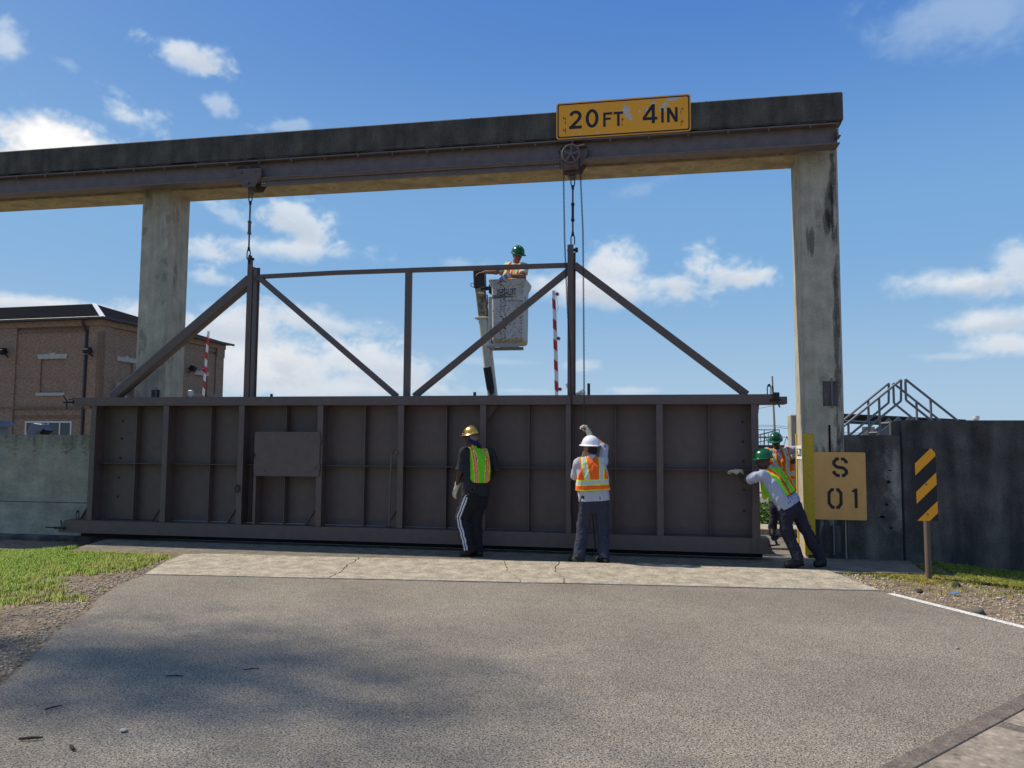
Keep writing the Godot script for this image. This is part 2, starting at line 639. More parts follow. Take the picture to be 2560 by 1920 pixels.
	var wb := noise(1024, 512, 0.010, 45, 4)
	var wf := noise(1024, 512, 0.06, 46, 4)
	var ws := noise(1024, 512, 0.02, 47, 3, FastNoiseLite.TYPE_SIMPLEX_SMOOTH, FastNoiseLite.RETURN_DISTANCE, 1, 16)
	# the levee wall on the left: black mould grows along its top edge and hangs down in tongues
	M.left_wall = mat(Color.WHITE, 0.9)
	M.left_wall.albedo_texture = paint(1024, 512, func(i: int) -> Color:
		var y := (i / 1024) / 512.0
		var b: float = wb[i] / 255.0
		var f: float = wf[i] / 255.0
		var s: float = ws[i] / 255.0
		var k := 0.88 + 0.20 * (b - 0.5) + 0.14 * (s - 0.5) + 0.12 * (f - 0.5)
		var edge := 0.05 + 0.26 * maxf(0.0, s - 0.38) + 0.12 * (b - 0.4)
		var mould := clampf((f - 0.40 + (edge - y) * 4.0) * 2.0, 0.0, 1.0) * clampf(ws[(i * 3) % 524288] / 255.0 * 1.5, 0.3, 1.0)
		var rust := clampf((s - 0.62) * 4.0, 0.0, 0.5) * clampf(1.4 - y * 1.3, 0.0, 1.0) * clampf(f * 1.6, 0.0, 1.0)
		var c := Color(0.665 * k, 0.65 * k, 0.575 * k).lerp(Color(0.55, 0.45, 0.30), rust * 0.5)
		return c.lerp(Color(0.36, 0.35, 0.30), mould * 0.8))
	M.left_wall.normal_enabled = true
	M.left_wall.normal_texture = bumps(1024, 512, wf, 1.0)

	# brown-grey paint on steel
	var pf := noise(512, 512, 0.02, 51, 4)
	var pg := noise(512, 512, 0.20, 52, 2)
	var ps := noise(512, 512, 0.05, 53, 3, FastNoiseLite.TYPE_SIMPLEX_SMOOTH, FastNoiseLite.RETURN_DISTANCE, 1, 8)
	var steel := paint(512, 512, func(i: int) -> Color:
		var k := 0.95 + 0.10 * (pf[i] / 255.0 - 0.5) + 0.05 * (pg[i] / 255.0 - 0.5) + 0.035 * (ps[i] / 255.0 - 0.5)
		return Color(0.385 * k, 0.323 * k, 0.300 * k))
	M.gate = tiled(steel, 2.2, 0.55, bumps(512, 512, pf, 0.8), 0.35)
	M.rail = tiled(paint(512, 512, func(i: int) -> Color:
		var k := 0.95 + 0.16 * (pf[i] / 255.0 - 0.5) + 0.08 * (pg[i] / 255.0 - 0.5)
		return Color(0.44 * k, 0.39 * k, 0.375 * k)), 2.0, 0.6)
	M.dark_steel = mat(Color(0.17, 0.165, 0.17), 0.55, 0.3)
	M.black = mat(Color(0.045, 0.047, 0.055), 0.6)
	M.rubber = mat(Color(0.04, 0.04, 0.042), 0.8)
	M.galv = mat(Color(0.60, 0.62, 0.63), 0.5, 0.5)
	M.bright_steel = mat(Color(0.72, 0.72, 0.70), 0.4, 0.6)
	M.rust = tiled(paint(256, 256, func(i: int) -> Color:
		var b: float = bl[i] / 255.0
		return Color(0.30 + 0.12 * b, 0.22 + 0.06 * b, 0.17 + 0.04 * b)), 0.4, 0.9)
	M.hole = mat(Color(0.03, 0.03, 0.03), 1.0)

	M.rust_post = tiled(paint(256, 256, func(i: int) -> Color:
		var b: float = bl[i] / 255.0
		return Color(0.34 + 0.10 * b, 0.29 + 0.07 * b, 0.25 + 0.05 * b)), 0.5, 0.7)
	M.vent = mat(Color(0.36, 0.39, 0.44), 0.5, 0.4)
	M.rail_grey = mat(Color(0.42, 0.43, 0.45), 0.55, 0.1)
	M.rail_dark = mat(Color(0.20, 0.20, 0.21), 0.6, 0.1)
	M.rail_far = M.rail_grey
	M.weathered = tiled(paint(256, 256, func(i: int) -> Color:
		var k := 0.8 + 0.5 * (bl[i] / 255.0 - 0.4)
		return Color(0.27 * k, 0.28 * k, 0.275 * k)), 1.5, 0.8)
	M.pole = mat(Color(0.56, 0.54, 0.52), 0.9)
	M.white_cloth = mat(Color(0.80, 0.81, 0.86), 0.9)

	# soil and gravel under everything
	var gv := noise(512, 512, 0.09, 61, 1, FastNoiseLite.TYPE_CELLULAR, FastNoiseLite.RETURN_CELL_VALUE)
	var gd := noise(512, 512, 0.09, 61, 1, FastNoiseLite.TYPE_CELLULAR)
	M.ground = tiled(paint(512, 512, func(i: int) -> Color:
		var k := 0.80 + 0.34 * (gv[i] / 255.0 - 0.5) - 0.25 * clampf(gd[i] / 255.0 * 1.6 - 0.6, 0.0, 1.0) + 0.35 * (cl[i] / 255.0 - 0.5)
		return Color(0.60 * k, 0.525 * k, 0.425 * k)), 1.3, 0.95, bumps(512, 512, gv, 1.5), 0.6)
	M.stone = painted(0.9)
	M.blade = painted(0.7)
	M.blade.backlight_enabled = true
	M.blade.backlight = Color(0.25, 0.30, 0.06)
	M.leaf = painted(0.6)
	M.leaf.backlight_enabled = true
	M.leaf.backlight = Color(0.15, 0.22, 0.05)
	M.bark = tiled(paint(256, 256, func(i: int) -> Color:
		var k := 0.6 + 0.6 * (st[i] / 255.0 - 0.3)
		return Color(0.34 * k, 0.28 * k, 0.22 * k)), 0.8)
	M.line = tiled(paint(512, 512, func(i: int) -> Color:
		var w: float = cf[i] / 255.0
		var k := 0.92 + 0.12 * (cl[i] / 255.0 - 0.5)
		return Color(0.95 * k, 0.94 * k, 0.90 * k) if w > 0.33 else Color(0.56, 0.53, 0.49)), 1.1, 0.85)

	# brown brick in courses of 68 mm
	var bn := noise(512, 512, 0.02, 71, 3)
	var bt := PackedFloat32Array()
	for i in 4096:
		bt.append(fposmod(sin(i * 12.9898) * 43758.5453, 1.0))
	var bh := PackedByteArray()
	bh.resize(512 * 512)
	M.brick = tiled(paint(512, 512, func(i: int) -> Color:
		var x := i % 512
		var y := i / 512
		var row := y / 16
		var bx := (x + (row % 2) * 22) % 512
		var joint := y % 16 < 2 or bx % 44 < 2
		bh[i] = 60 if joint else 210
		if joint:
			return Color(0.565, 0.475, 0.415)
		var k: float = 0.92 + 0.20 * (bt[(row * 12 + bx / 44) % 4096] - 0.5) + 0.2 * (bn[i] / 255.0 - 0.5)
		return Color(0.575 * k, 0.48 * k, 0.40 * k)), 2.16, 0.9, null, 1.0, false)
	M.brick.normal_enabled = true
	M.brick.normal_texture = bumps(512, 512, bh, 2.0)
	M.brick_dark = M.brick.duplicate()
	M.brick_dark.albedo_color = Color(0.86, 0.83, 0.82)
	M.roof = tiled(paint(256, 256, func(i: int) -> Color:
		var k := 0.85 + 0.4 * (bl[i] / 255.0 - 0.5)
		return Color(0.125 * k, 0.127 * k, 0.145 * k)), 3.0, 0.85, null, 1.0, false)
	M.roof.roughness = 1.0
	M.roof.metallic_specular = 0.05
	M.limestone = mat(Color(0.66, 0.64, 0.61), 0.85)
	M.white_trim = mat(Color(0.78, 0.79, 0.80), 0.5)
	M.flashing = mat(Color(0.86, 0.86, 0.86), 0.4)
	M.gutter = mat(Color(0.17, 0.16, 0.165), 0.5)
	var glass := mat(Color(0.02, 0.03, 0.04, 0.45), 0.06)
	glass.transparency = BaseMaterial3D.TRANSPARENCY_ALPHA
	M.glass = glass
	M.room = mat(Color(0.10, 0.11, 0.13), 0.9)

	# signs
	M.yellow = mat(Color(0.95, 0.63, 0.045), 0.45)
	M.sign_black = mat(Color(0.035, 0.036, 0.05), 0.5)
	M.ochre = tiled(paint(256, 256, func(i: int) -> Color:
		var k := 0.97 + 0.10 * (bl[i] / 255.0 - 0.5) + 0.06 * (gr[i] / 255.0 - 0.5)
		return Color(0.87 * k, 0.65 * k, 0.365 * k)), 0.9, 0.6)
	M.guard = tiled(paint(256, 256, func(i: int) -> Color:
		var k := 0.97 + 0.12 * (bl[i] / 255.0 - 0.5)
		var c := Color(0.80 * k, 0.66 * k, 0.10 * k)
		return c.lerp(Color(0.35, 0.29, 0.12), clampf((gr[i] / 255.0 - 0.70) * 6.0, 0.0, 0.8))), 0.7, 0.55)
	M.white_plate = mat(Color(0.88, 0.88, 0.86), 0.5)
	M.red = mat(Color(0.68, 0.08, 0.09), 0.5)
	M.red_lens = mat(Color(0.50, 0.03, 0.05), 0.2)
	M.arm_white = mat(Color(0.80, 0.80, 0.80), 0.5)
	# clearance sign: the film has torn off along the top, showing bare aluminium; rust runs from the bolt holes
	var tear := noise(512, 256, 0.05, 81, 3)
	M.sign_face = mat(Color.WHITE, 0.45)
	M.sign_face.albedo_texture = paint(512, 256, func(i: int) -> Color:
		var x := (i % 512) / 512.0
		var y := (i / 512) / 256.0
		var t: float = tear[i] / 255.0 - 0.5
		var c := Color(0.95, 0.64, 0.04)
		for q: Array in [[0.53, 0.30, 0.022, 0.10, 0.4], [0.545, 0.47, 0.022, 0.12, -0.9], [0.515, 0.22, 0.012, 0.10, 0.2], [0.735, 0.14, 0.022, 0.04, 0.0], [0.82, 0.21, 0.025, 0.07, -0.5], [0.81, 0.36, 0.025, 0.06, -0.4], [0.69, 0.33, 0.012, 0.05, 0.0], [0.63, 0.37, 0.006, 0.05, 0.0], [0.31, 0.46, 0.006, 0.06, 0.0], [0.88, 0.045, 0.05, 0.06, 0.0], [0.165, 0.92, 0.012, 0.02, 0.0], [0.30, 0.93, 0.02, 0.015, 0.0]]:
			var u: float = (x - q[0]) + q[4] * (y - q[1]) * 0.12
			var e: float = u * u / (q[2] * q[2]) + (y - q[1]) * (y - q[1]) / (q[3] * q[3])
			if e < 1.0 + 4.0 * t:
				c = Color(0.72, 0.73, 0.75)
		for q: Array in [[0.052, 0.40], [0.052, 0.73], [0.495, 0.55], [0.945, 0.40], [0.945, 0.73]]:
			if absf(x - q[0]) < 0.0035 and y > q[1] and y < q[1] + 0.17 + 0.3 * t:
				c = c.lerp(Color(0.33, 0.14, 0.05), 0.65)
		return c)
	# bucket: white fibreglass, scuffed and spattered with tar
	var ba := noise(512, 512, 0.075, 91, 4)
	var bb := noise(512, 512, 0.03, 92, 4, FastNoiseLite.TYPE_SIMPLEX_SMOOTH, FastNoiseLite.RETURN_DISTANCE, 8, 1)
	var bc := noise(512, 512, 0.03, 93, 4, FastNoiseLite.TYPE_SIMPLEX_SMOOTH, FastNoiseLite.RETURN_DISTANCE, 1, 4)
	M.bucket = mat(Color.WHITE, 0.55)
	M.bucket.albedo_texture = paint(512, 512, func(i: int) -> Color:
		var x := i % 512
		var y := (i / 512) / 512.0
		var u := fposmod(x / 512.0 * 4.0, 1.0)
		var a: float = ba[i] / 255.0
		var k := 0.90 + 0.16 * (bc[i] / 255.0 - 0.5)
		var c := Color(0.78 * k, 0.78 * k, 0.765 * k)
		var scuff := clampf((bb[i] / 255.0 - 0.56) * 8.0, 0.0, 1.0) * clampf(1.0 - absf(y - 0.31) / 0.10, 0.0, 1.0)
		var spots := clampf((a - 0.72 + (0.12 if u > 0.80 else 0.0) + (0.02 if y > 0.45 else 0.0)) * 16.0, 0.0, 1.0)
		c = c.lerp(Color(0.16, 0.13, 0.10), clampf(scuff + spots, 0.0, 0.9))
		return c.lerp(Color(0.62, 0.54, 0.40), 0.6 if y > 0.93 else 0.0))
	M.boom = tiled(paint(256, 256, func(i: int) -> Color:
		var a: float = bl[i] / 255.0
		var k := 0.9 + 0.2 * (gr[i] / 255.0 - 0.5)
		return Color(0.62 * k, 0.58 * k, 0.49 * k).lerp(Color(0.17, 0.14, 0.11), clampf((a - 0.54) * 7.0, 0.0, 0.85))), 0.8, 0.6)
	M.boom_light = tiled(paint(256, 256, func(i: int) -> Color:
		var k := 0.95 + 0.2 * (bl[i] / 255.0 - 0.5)
		return Color(0.79 * k, 0.765 * k, 0.70 * k)), 0.8, 0.5)

	# cloth and gear
	M.cloth = painted(0.95)
	M.skin = painted(0.55)
	M.glove = painted(0.9)
	M.boot = tiled(paint(256, 256, func(i: int) -> Color:
		var k := 0.8 + 0.5 * (gr[i] / 255.0 - 0.5)
		return Color(0.15 * k, 0.13 * k, 0.12 * k)), 0.3, 0.7)
	M.hat_white = mat(Color(0.90, 0.91, 0.92), 0.28)
	M.hat_green = mat(Color(0.02, 0.33, 0.19), 0.25)
	M.hat_gold = mat(Color(0.83, 0.66, 0.34), 0.28, 0.85)
	M.hat_black = mat(Color(0.05, 0.045, 0.045), 0.4)
	M.hair = mat(Color(0.10, 0.09, 0.10), 0.8)
	M.bandana = mat(Color(0.46, 0.43, 0.44), 0.9)
	M.purple = mat(Color(0.12, 0.06, 0.30), 0.9)
	M.lens = mat(Color(0.02, 0.02, 0.025), 0.12)

# ---------------------------------------------------------------- sky
const CLOUDS := [[-41.3,18.3,4.6,2.5,4,1.90,0.22],[-44.6,23.5,1.16,1.28,-14,0.70,0.50],[-41.4,23.3,0.99,0.45,-16,0.25,0.80],[-34.7,25.4,3.14,0.87,-3,0.80,0.70],[-34.2,24.8,2.21,0.83,-1,0.60,0.80],[-37.7,21.0,2.4,1.35,-11,0.85,0.55],[-31.9,22.6,1.21,0.69,-6,0.55,0.70],[-27.2,21.9,2.12,0.42,7,0.40,0.70],
	[-26.1,15.5,3.46,1.73,-17,0.85,0.65],[-26.3,13.6,6.31,1.01,2,0.85,0.35],[-32.6,12.9,1.76,1.32,-19,0.75,0.60],[-30.8,15.6,2.09,1.05,-24,0.50,0.80],[-32.4,11.2,1.77,0.65,-3,0.60,0.50],[-42.3,8.4,4.49,0.80,0,0.95,0.30],[-35.6,8.1,3.39,1.13,-4,0.80,0.40],[-30.0,8.1,4.59,1.68,-1,0.90,0.35],
	[-28.6,5.2,8.6,3.1,-1,1.0,0.30],[-25.0,8.6,5.5,1.1,-6,0.75,0.35],[-20.9,5.5,5.66,2.00,-7,0.80,0.40],[-24.1,3.8,9.75,1.30,1,0.80,0.30],[-12.0,6.0,4.12,0.31,-2,0.25,0.40],[-9.9,3.8,4.47,0.34,-2,0.30,0.40],[-14.5,13.1,0.95,0.47,-4,0.30,0.60],[-2.6,12.9,2.7,1.65,-4,0.95,0.35],[-4.6,11.4,7.6,1.55,-5,0.98,0.25],[1.0,11.6,3.4,0.8,-8,0.7,0.4],
	[5.0,12.2,3.33,1.33,-13,0.85,0.50],[3.7,13.2,1.44,1.12,-13,0.75,0.50],[6.9,11.7,1.40,0.81,-3,0.60,0.60],[-5.3,5.7,1.43,0.48,0,0.50,0.40],[-1.5,3.8,2.01,0.34,0,0.50,0.40],[-0.9,18.4,2.28,0.59,9,0.18,0.60],[19.9,10.4,4.0,1.15,-3,0.95,0.25],[23.4,11.2,2.1,1.6,13,0.75,0.30],
	[21.2,7.8,3.1,0.95,2,0.90,0.30],[22.6,6.3,2.9,0.95,0,0.85,0.30],[19.3,5.7,2.34,0.31,-3,0.35,0.40],[21.5,26.5,6.0,2.6,-9,0.42,0.25]]
const SUN := Vector3(-0.82, 1.0, -0.105)

func make_sky() -> ImageTexture:
	var n1 := FastNoiseLite.new()
	n1.seed = 5
	n1.frequency = 9.0
	n1.fractal_octaves = 5
	n1.domain_warp_enabled = true
	n1.domain_warp_amplitude = 0.05
	n1.domain_warp_frequency = 12.0
	var n2 := FastNoiseLite.new()
	n2.seed = 6
	n2.frequency = 30.0
	n2.fractal_octaves = 4
	n2.fractal_gain = 0.6
	var sun := SUN.normalized()
	var data: Array = []
	for c: Array in CLOUDS:
		var t := deg_to_rad(c[4])
		data.append(PackedFloat32Array([c[0], c[1], c[2], c[3], cos(t), sin(t), c[5], c[6], cos(deg_to_rad(c[1])), maxf(c[2], c[3]) * 1.7]))
	var colour := func(az: float, el: float) -> Color:
		var e := maxf(el, 0.0)
		var c := Color(0.675, 0.785, 0.875)
		c = c.lerp(Color(0.475, 0.665, 0.855), smoothstep(0.0, 15.0, e))
		c = c.lerp(Color(0.285, 0.485, 0.78), smoothstep(13.0, 33.0, e))
		c = c.lerp(Color(0.21, 0.39, 0.67), smoothstep(30.0, 75.0, e))
		var a := deg_to_rad(az)
		var b := deg_to_rad(el)
		var dir := Vector3(sin(a) * cos(b), sin(b), -cos(a) * cos(b))
		var near := dir.angle_to(sun)
		var glow := 0.42 * exp(-near * near / 0.32) + 0.16 * exp(-near / 0.9)
		c = c.lerp(Color(0.93, 0.96, 1.0), clampf(glow, 0.0, 0.85))
		var dens := 0.0
		var grey := 0.0
		var hot := 0.0
		var w1 := 0.0
		var w2 := 0.0
		var ready := false
		for q: PackedFloat32Array in data:
			var du := az - q[0]
			if absf(du) > q[9] * 1.15 or absf(el - q[1]) > q[9]:
				continue
			du *= q[8]
			var dv := el - q[1]
			var u := (du * q[4] + dv * q[5]) / q[2]
			var v := (-du * q[5] + dv * q[4]) / q[3]
			var r := u * u + v * v
			if r > 3.0:
				continue
			if not ready:
				w1 = n1.get_noise_3dv(dir * Vector3(1, 1.6, 1))
				w2 = n2.get_noise_3dv(dir * Vector3(1, 1.5, 1))
				ready = true
			var f := sqrt(r) + w1 * (0.30 + 0.9 * q[7]) + w2 * (0.10 + 0.80 * q[7])
			var k := q[6] * (1.0 - smoothstep(0.25, 1.15, f))
			if k > 0.0:
				dens = dens + k - dens * minf(k, 1.0)
				grey = maxf(grey, minf(k, 1.0) * smoothstep(0.35, -0.75, v + w1 * 0.8) * (0.55 if q[2] > 3.0 else 0.30))
				hot = maxf(hot, k - 1.0)
		# scattered cumulus all round, thinning out overhead and where the sky in view is laid out above
		var outside := smoothstep(0.0, 14.0, maxf(absf(az + 10.5) - 37.0, el - 30.0))
		if outside > 0.0 and el > -2.0:
			var g1 := n1.get_noise_3dv(dir * Vector3(0.42, 0.8, 0.42))
			var g2 := n2.get_noise_3dv(dir * Vector3(0.5, 0.9, 0.5))
			var k := outside * smoothstep(0.08, 0.42, g1 + 0.25 * g2) * 0.85
			dens = dens + k - dens * k
			grey = maxf(grey, k * 0.35 * smoothstep(0.1, -0.2, g2))
		dens = clampf(dens, 0.0, 1.0)
		var cc := Color(0.90, 0.915, 0.94).lerp(Color(0.68, 0.725, 0.79), grey).lerp(Color(1, 1, 1), clampf(hot * 1.6 + glow * 0.5, 0.0, 1.0))
		return c.lerp(cc, dens)
	var small := Image.create(512, 256, false, Image.FORMAT_RGB8)
	for y in 256:
		for x in 512:
			small.set_pixel((x + 256) % 512, y, colour.call((x + 0.5) / 512.0 * 360.0 - 180.0, 90.0 - (y + 0.5) / 256.0 * 180.0))
	small.resize(4096, 2048, Image.INTERPOLATE_CUBIC)
	# the same sky, finer, over the part where the camera can look
	var x0 := int((-52.0 + 180.0) / 360.0 * 4096.0)
	var x1 := int((31.0 + 180.0) / 360.0 * 4096.0)
	var y0 := int((90.0 - 38.0) / 180.0 * 2048.0)
	var y1 := int((90.0 + 2.0) / 180.0 * 2048.0)
	for y in range(y0, y1):
		for x in range(x0, x1):
			small.set_pixel((x + 2048) % 4096, y, colour.call((x + 0.5) / 4096.0 * 360.0 - 180.0, 90.0 - (y + 0.5) / 2048.0 * 180.0))
	return ImageTexture.create_from_image(small)

# ---------------------------------------------------------------- ground
func ground_y(x: float, z: float) -> float:
	var y := -0.012
	y -= 0.11 * smoothstep(-8.8, -10.2, x) * smoothstep(9.0, 2.0, z)
	if x > -9.9 and x < 3.95 and z > -1.6 and z < 1.0:
		y -= 0.05
	y -= 0.14 * smoothstep(3.6, 5.6, x) * smoothstep(7.0, 2.5, z) * (1.0 if z > -0.8 else 0.0)
	return y

func V(x: float, y: float, z: float) -> Vector3:
	return Vector3(x, y, z)

func P2(a: Array) -> PackedVector2Array:
	var o := PackedVector2Array()
	for i in range(0, a.size(), 2):
		o.append(Vector2(a[i], a[i + 1]))
	return o

func build_ground() -> void:
	var g := G.new()
	var xs: Array[float] = [-420.0, -150.0, -60.0, -30.0, -20.0]
	var zs: Array[float] = [-420.0, -150.0, -60.0, -30.0, -15.0, -8.0]
	for i in 81:
		xs.append(-14.0 + i * 0.3)
	for i in 61:
		zs.append(-4.0 + i * 0.3)
	for q in [20.0, 40.0, 120.0, 420.0]:
		xs.append(q)
		zs.append(q + 0.0)
	for j in zs.size():
		for i in xs.size():
			g.v.append(V(xs[i], ground_y(xs[i], zs[j]), zs[j]))
			var e := 0.05
			g.n.append(V(ground_y(xs[i] - e, zs[j]) - ground_y(xs[i] + e, zs[j]), 2 * e, ground_y(xs[i], zs[j] - e) - ground_y(xs[i], zs[j] + e)).normalized())
	for j in zs.size() - 1:
		for i in xs.size() - 1:
			var a := j * xs.size() + i
			var b := a + xs.size()
			g.idx.append_array([a, a + 1, b + 1, a, b + 1, b])
	struct("ground", g, M.ground, "sandy bare soil under the road, verges and walls", "ground")

	g = G.new()
	g.slab(P2([-6.34, 3.03, -5.37, 2.88, -2.3, 2.68, 0.46, 2.38, 2.54, 2.22, 2.78, 2.40, 3.46, 3.78, 4.6, 5.6, 7.5, 9.0, 9.0, 30.0, -9.0, 30.0, -3.2, 9.0, -4.44, 7.23, -4.71, 6.68, -5.18, 5.87, -5.58, 4.92, -5.86, 4.5, -6.22, 3.6]), 0.0, 0.05)
	struct("road", g, M.asphalt, "worn grey asphalt road leading up to the floodgate", "road")
	g = G.new()
	for seg: Array in [[2.64, 2.36, 3.40, 3.86], [3.40, 3.86, 4.55, 5.70], [4.55, 5.70, 6.1, 7.6]]:
		var a := V(seg[0], 0.004, seg[1])
		var b := V(seg[2], 0.004, seg[3])
		var s := (b - a).cross(Vector3.UP).normalized() * 0.05
		g.quad(a - s, a + s, b + s, b - s, Vector3.UP)
	struct("edge_line", g, M.line, "white painted edge line along the right side of the road", "road marking")

	# concrete: apron in front of the sill, four pieces between cracks; the sill beam the gate closes on
	var cracks: Array = [
		[V(-4.21, 0, 1.13), V(-4.13, 0, 1.82), V(-4.0, 0, 2.33), V(-3.98, 0, 2.83)],
		[V(-2.12, 0, 0.96), V(-1.97, 0, 1.50), V(-1.91, 0, 1.79), V(-1.79, 0, 2.07), V(-1.58, 0, 2.60)],
		[V(-1.33, 0, 0.90), V(-1.30, 0, 1.68), V(-1.10, 0, 2.19), V(-1.08, 0, 2.54)]]
	var edges: Array = [[V(-6.60, 0, 1.27), V(-6.87, 0, 1.42), V(-6.78, 0, 1.9), V(-6.60, 0, 2.37), V(-6.34, 0, 3.05)]] + cracks + [[V(2.28, 0, 0.84), V(2.58, 0, 2.23)]]
	var ap := thing("concrete_apron", "buff concrete apron crossed by cracks before the gate", "concrete apron")
	ap.set_meta("kind", "structure")
	var rng := RandomNumberGenerator.new()
	rng.seed = 77
	for k in 4:
		var poly := PackedVector2Array()
		var L: Array = jagged(edges[k], rng, 0.012 if k > 0 else 0.0, 100 + k)
		var R: Array = jagged(edges[k + 1], rng, 0.012 if k < 3 else 0.0, 101 + k)
		for p: Vector3 in L:
			poly.append(Vector2(p.x + (0.010 if k > 0 else 0.0), p.z))
		R.reverse()
		for p: Vector3 in R:
			poly.append(Vector2(p.x - (0.010 if k < 3 else 0.0), p.z))
		g = G.new()
		g.slab(poly, 0.010 + 0.002 * (k % 2), 0.10)
		obj("concrete_piece", g, M.apron, ap)
	g = G.new()
	var front := PackedVector2Array()
	for i in 61:
		var t := i / 60.0
		var x := lerpf(-9.01, 3.57, t)
		var z := 1.09 + 0.16 * smoothstep(-9.0, -7.0, x) - 0.38 * smoothstep(-7.0, -0.5, x) - 0.05 * smoothstep(-0.5, 2.3, x) - 0.16 * smoothstep(2.3, 3.5, x)
		front.append(Vector2(x, z - 0.018 * absf(rng.randfn(0, 1.0)) if x > -7 and x < 2.3 else z))
	front.append(Vector2(3.78, -1.05))
	front.append(Vector2(3.6, -1.3))
	front.append(Vector2(-9.67, -1.3))
	g.slab(front, -0.018, 0.16)
	struct("gate_sill", g, M.sill, "long concrete sill slab under the floodgate", "concrete sill")
	g = G.new()
	g.box(V(-3.6, -0.014, -0.80), V(12.4, 0.012, 0.06), 0.002)
	obj("sill_plate", g, M.bright_steel, null).set_meta("kind", "structure")
	# beyond the gate
	g = G.new()
	g.slab(P2([-30, -1.32, 2.30, -1.32, 2.1, -3.2, 2.3, -6.0, 8, -14, -60, -14]), 0.01, 0.05)
	struct("road_beyond", g, M.sill, "pale concrete road on the far side of the gate", "road")
	g = G.new()
	g.slab(P2([-60, -14.05, 30, -14.05, 30, -24.0, -60, -24.0]), 0.006, 0.05)
	struct("roadway", g, M.apron, "sunlit concrete roadway glimpsed through the gap beside the gate", "road")
	g = G.new()
	g.box(V(3.0, 0.06, -3.6), V(3.0, 0.12, 0.9), 0.01)
	struct("kerb_ramp", g, M.apron, "low sunlit concrete kerb beyond the pushing worker", "kerb")

	# footway corner bottom right: a dark border course with buff slabs behind
	var fw := thing("footway", "buff concrete footway with dark border in the near right corner", "footway", V(2.2, 0, 6.9))
	fw.set_meta("kind", "structure")
	var kd := V(0.665, 0, -0.745).normalized()
	var ks := V(-kd.z, 0, kd.x)
	var k0 := V(1.93, 0, 6.61)
	for i in range(-14, 15):
		var a := k0 + kd * (i * 0.2 + 0.004)
		var b := k0 + kd * (i * 0.2 + 0.196)
		g = G.new()
		g.bar(a + ks * 0.062 + V(0, -0.02, 0), b + ks * 0.062 + V(0, -0.02, 0), 0.12, 0.07, 0.004, Vector3.UP)
		obj("border_stone", g, M.kerb, fw)
	for s: Array in [[-3.0, -0.02, 0.13, 2.2], [0.10, 3.0, 0.13, 2.2]]:
		g = G.new()
		var q := PackedVector2Array()
		for m: Array in [[s[0], s[2]], [s[1], s[2]], [s[1], s[3]], [s[0], s[3]]]:
			var p: Vector3 = k0 + kd * m[0] + ks * m[1]
			q.append(Vector2(p.x, p.z))
		g.slab(q, 0.012, 0.06)
		obj("paving_slab", g, M.footway, fw)
	g = G.new()
	g.bar(k0 + kd * 0.04 + ks * 0.125 + V(0, -0.02, 0), k0 + kd * 0.04 + ks * 2.2 + V(0, -0.02, 0), 0.10, 0.062, 0.003, Vector3.UP)
	obj("border_stone", g, M.kerb, fw)

func jagged(pts: Array, _r: RandomNumberGenerator, amp: float, seed_: int) -> Array:
	if amp == 0.0:
		return pts
	var out: Array = []
	var n := FastNoiseLite.new()
	n.seed = 9
	n.frequency = 6.0
	for i in pts.size() - 1:
		for j in 8:
			var p: Vector3 = (pts[i] as Vector3).lerp(pts[i + 1], j / 8.0)
			p.x += amp * 3.0 * n.get_noise_2d(p.x * 3.0 + p.z * 2.0, p.z * 3.0)
			out.append(p)
	out.append(pts[-1])
	return out

func blades(called: String, label: String, seed_: int, count: int, where: Callable, tall: float, green: Color, dry: Color) -> void:
	var rng := RandomNumberGenerator.new()
	rng.seed = seed_
	var meshes: Array[ArrayMesh] = []
	var g := G.new()
	for i in 9:
		var a := rng.randf() * TAU
		var r := 0.6 * sqrt(rng.randf())
		var base := V(cos(a) * r, 0, sin(a) * r)
		var b := rng.randf() * TAU
		var lean := V(cos(b), 0, sin(b)) * rng.randf_range(0.2, 0.9)
		var hgt := rng.randf_range(0.5, 1.0)
		var side := V(-sin(b), 0, cos(b)) * 0.05
		var mid := base + (V(0, 0.6, 0) + lean * 0.25) * hgt
		var tip := base + (V(0, 0.95, 0) + lean * 0.85) * hgt
		var nn := V(lean.x * -0.4, 1, lean.z * -0.4).normalized()
		base.y = -0.1
		g.quad(base - side, base + side, mid + side * 0.8, mid - side * 0.8, nn)
		g.tri(mid - side * 0.8, mid + side * 0.8, tip, nn)
	for i in g.v.size():
		g.c.append(Color.WHITE)
	meshes.append(g.mesh())
	var T: Array[Transform3D] = []
	var C: Array[Color] = []
	for i in count:
		var q: Vector3 = where.call(rng)
		if q == Vector3.INF:
			continue
		var s := tall * rng.randf_range(0.55, 1.25)
		var B := Basis(Vector3.UP, rng.randf() * TAU).scaled(V(tall * 1.1, s, tall * 1.1))
		T.append(Transform3D(B, V(q.x, ground_y(q.x, q.z), q.z)))
		var c := green.lerp(dry, clampf(rng.randfn(q.y, 0.22), 0.0, 1.0))
		C.append(c * rng.randf_range(0.7, 1.25))
	var mm := MultiMesh.new()
	mm.transform_format = MultiMesh.TRANSFORM_3D
	mm.use_colors = true
	mm.mesh = meshes[0]
	mm.instance_count = T.size()
	for i in T.size():
		mm.set_instance_transform(i, T[i])
		mm.set_instance_color(i, C[i])
	var o := MultiMeshInstance3D.new()
	o.name = called
	o.multimesh = mm
	o.material_override = M.blade
	o.set_meta("kind", "stuff")
	tag(o, label, "grass")
	add_child(o, true)

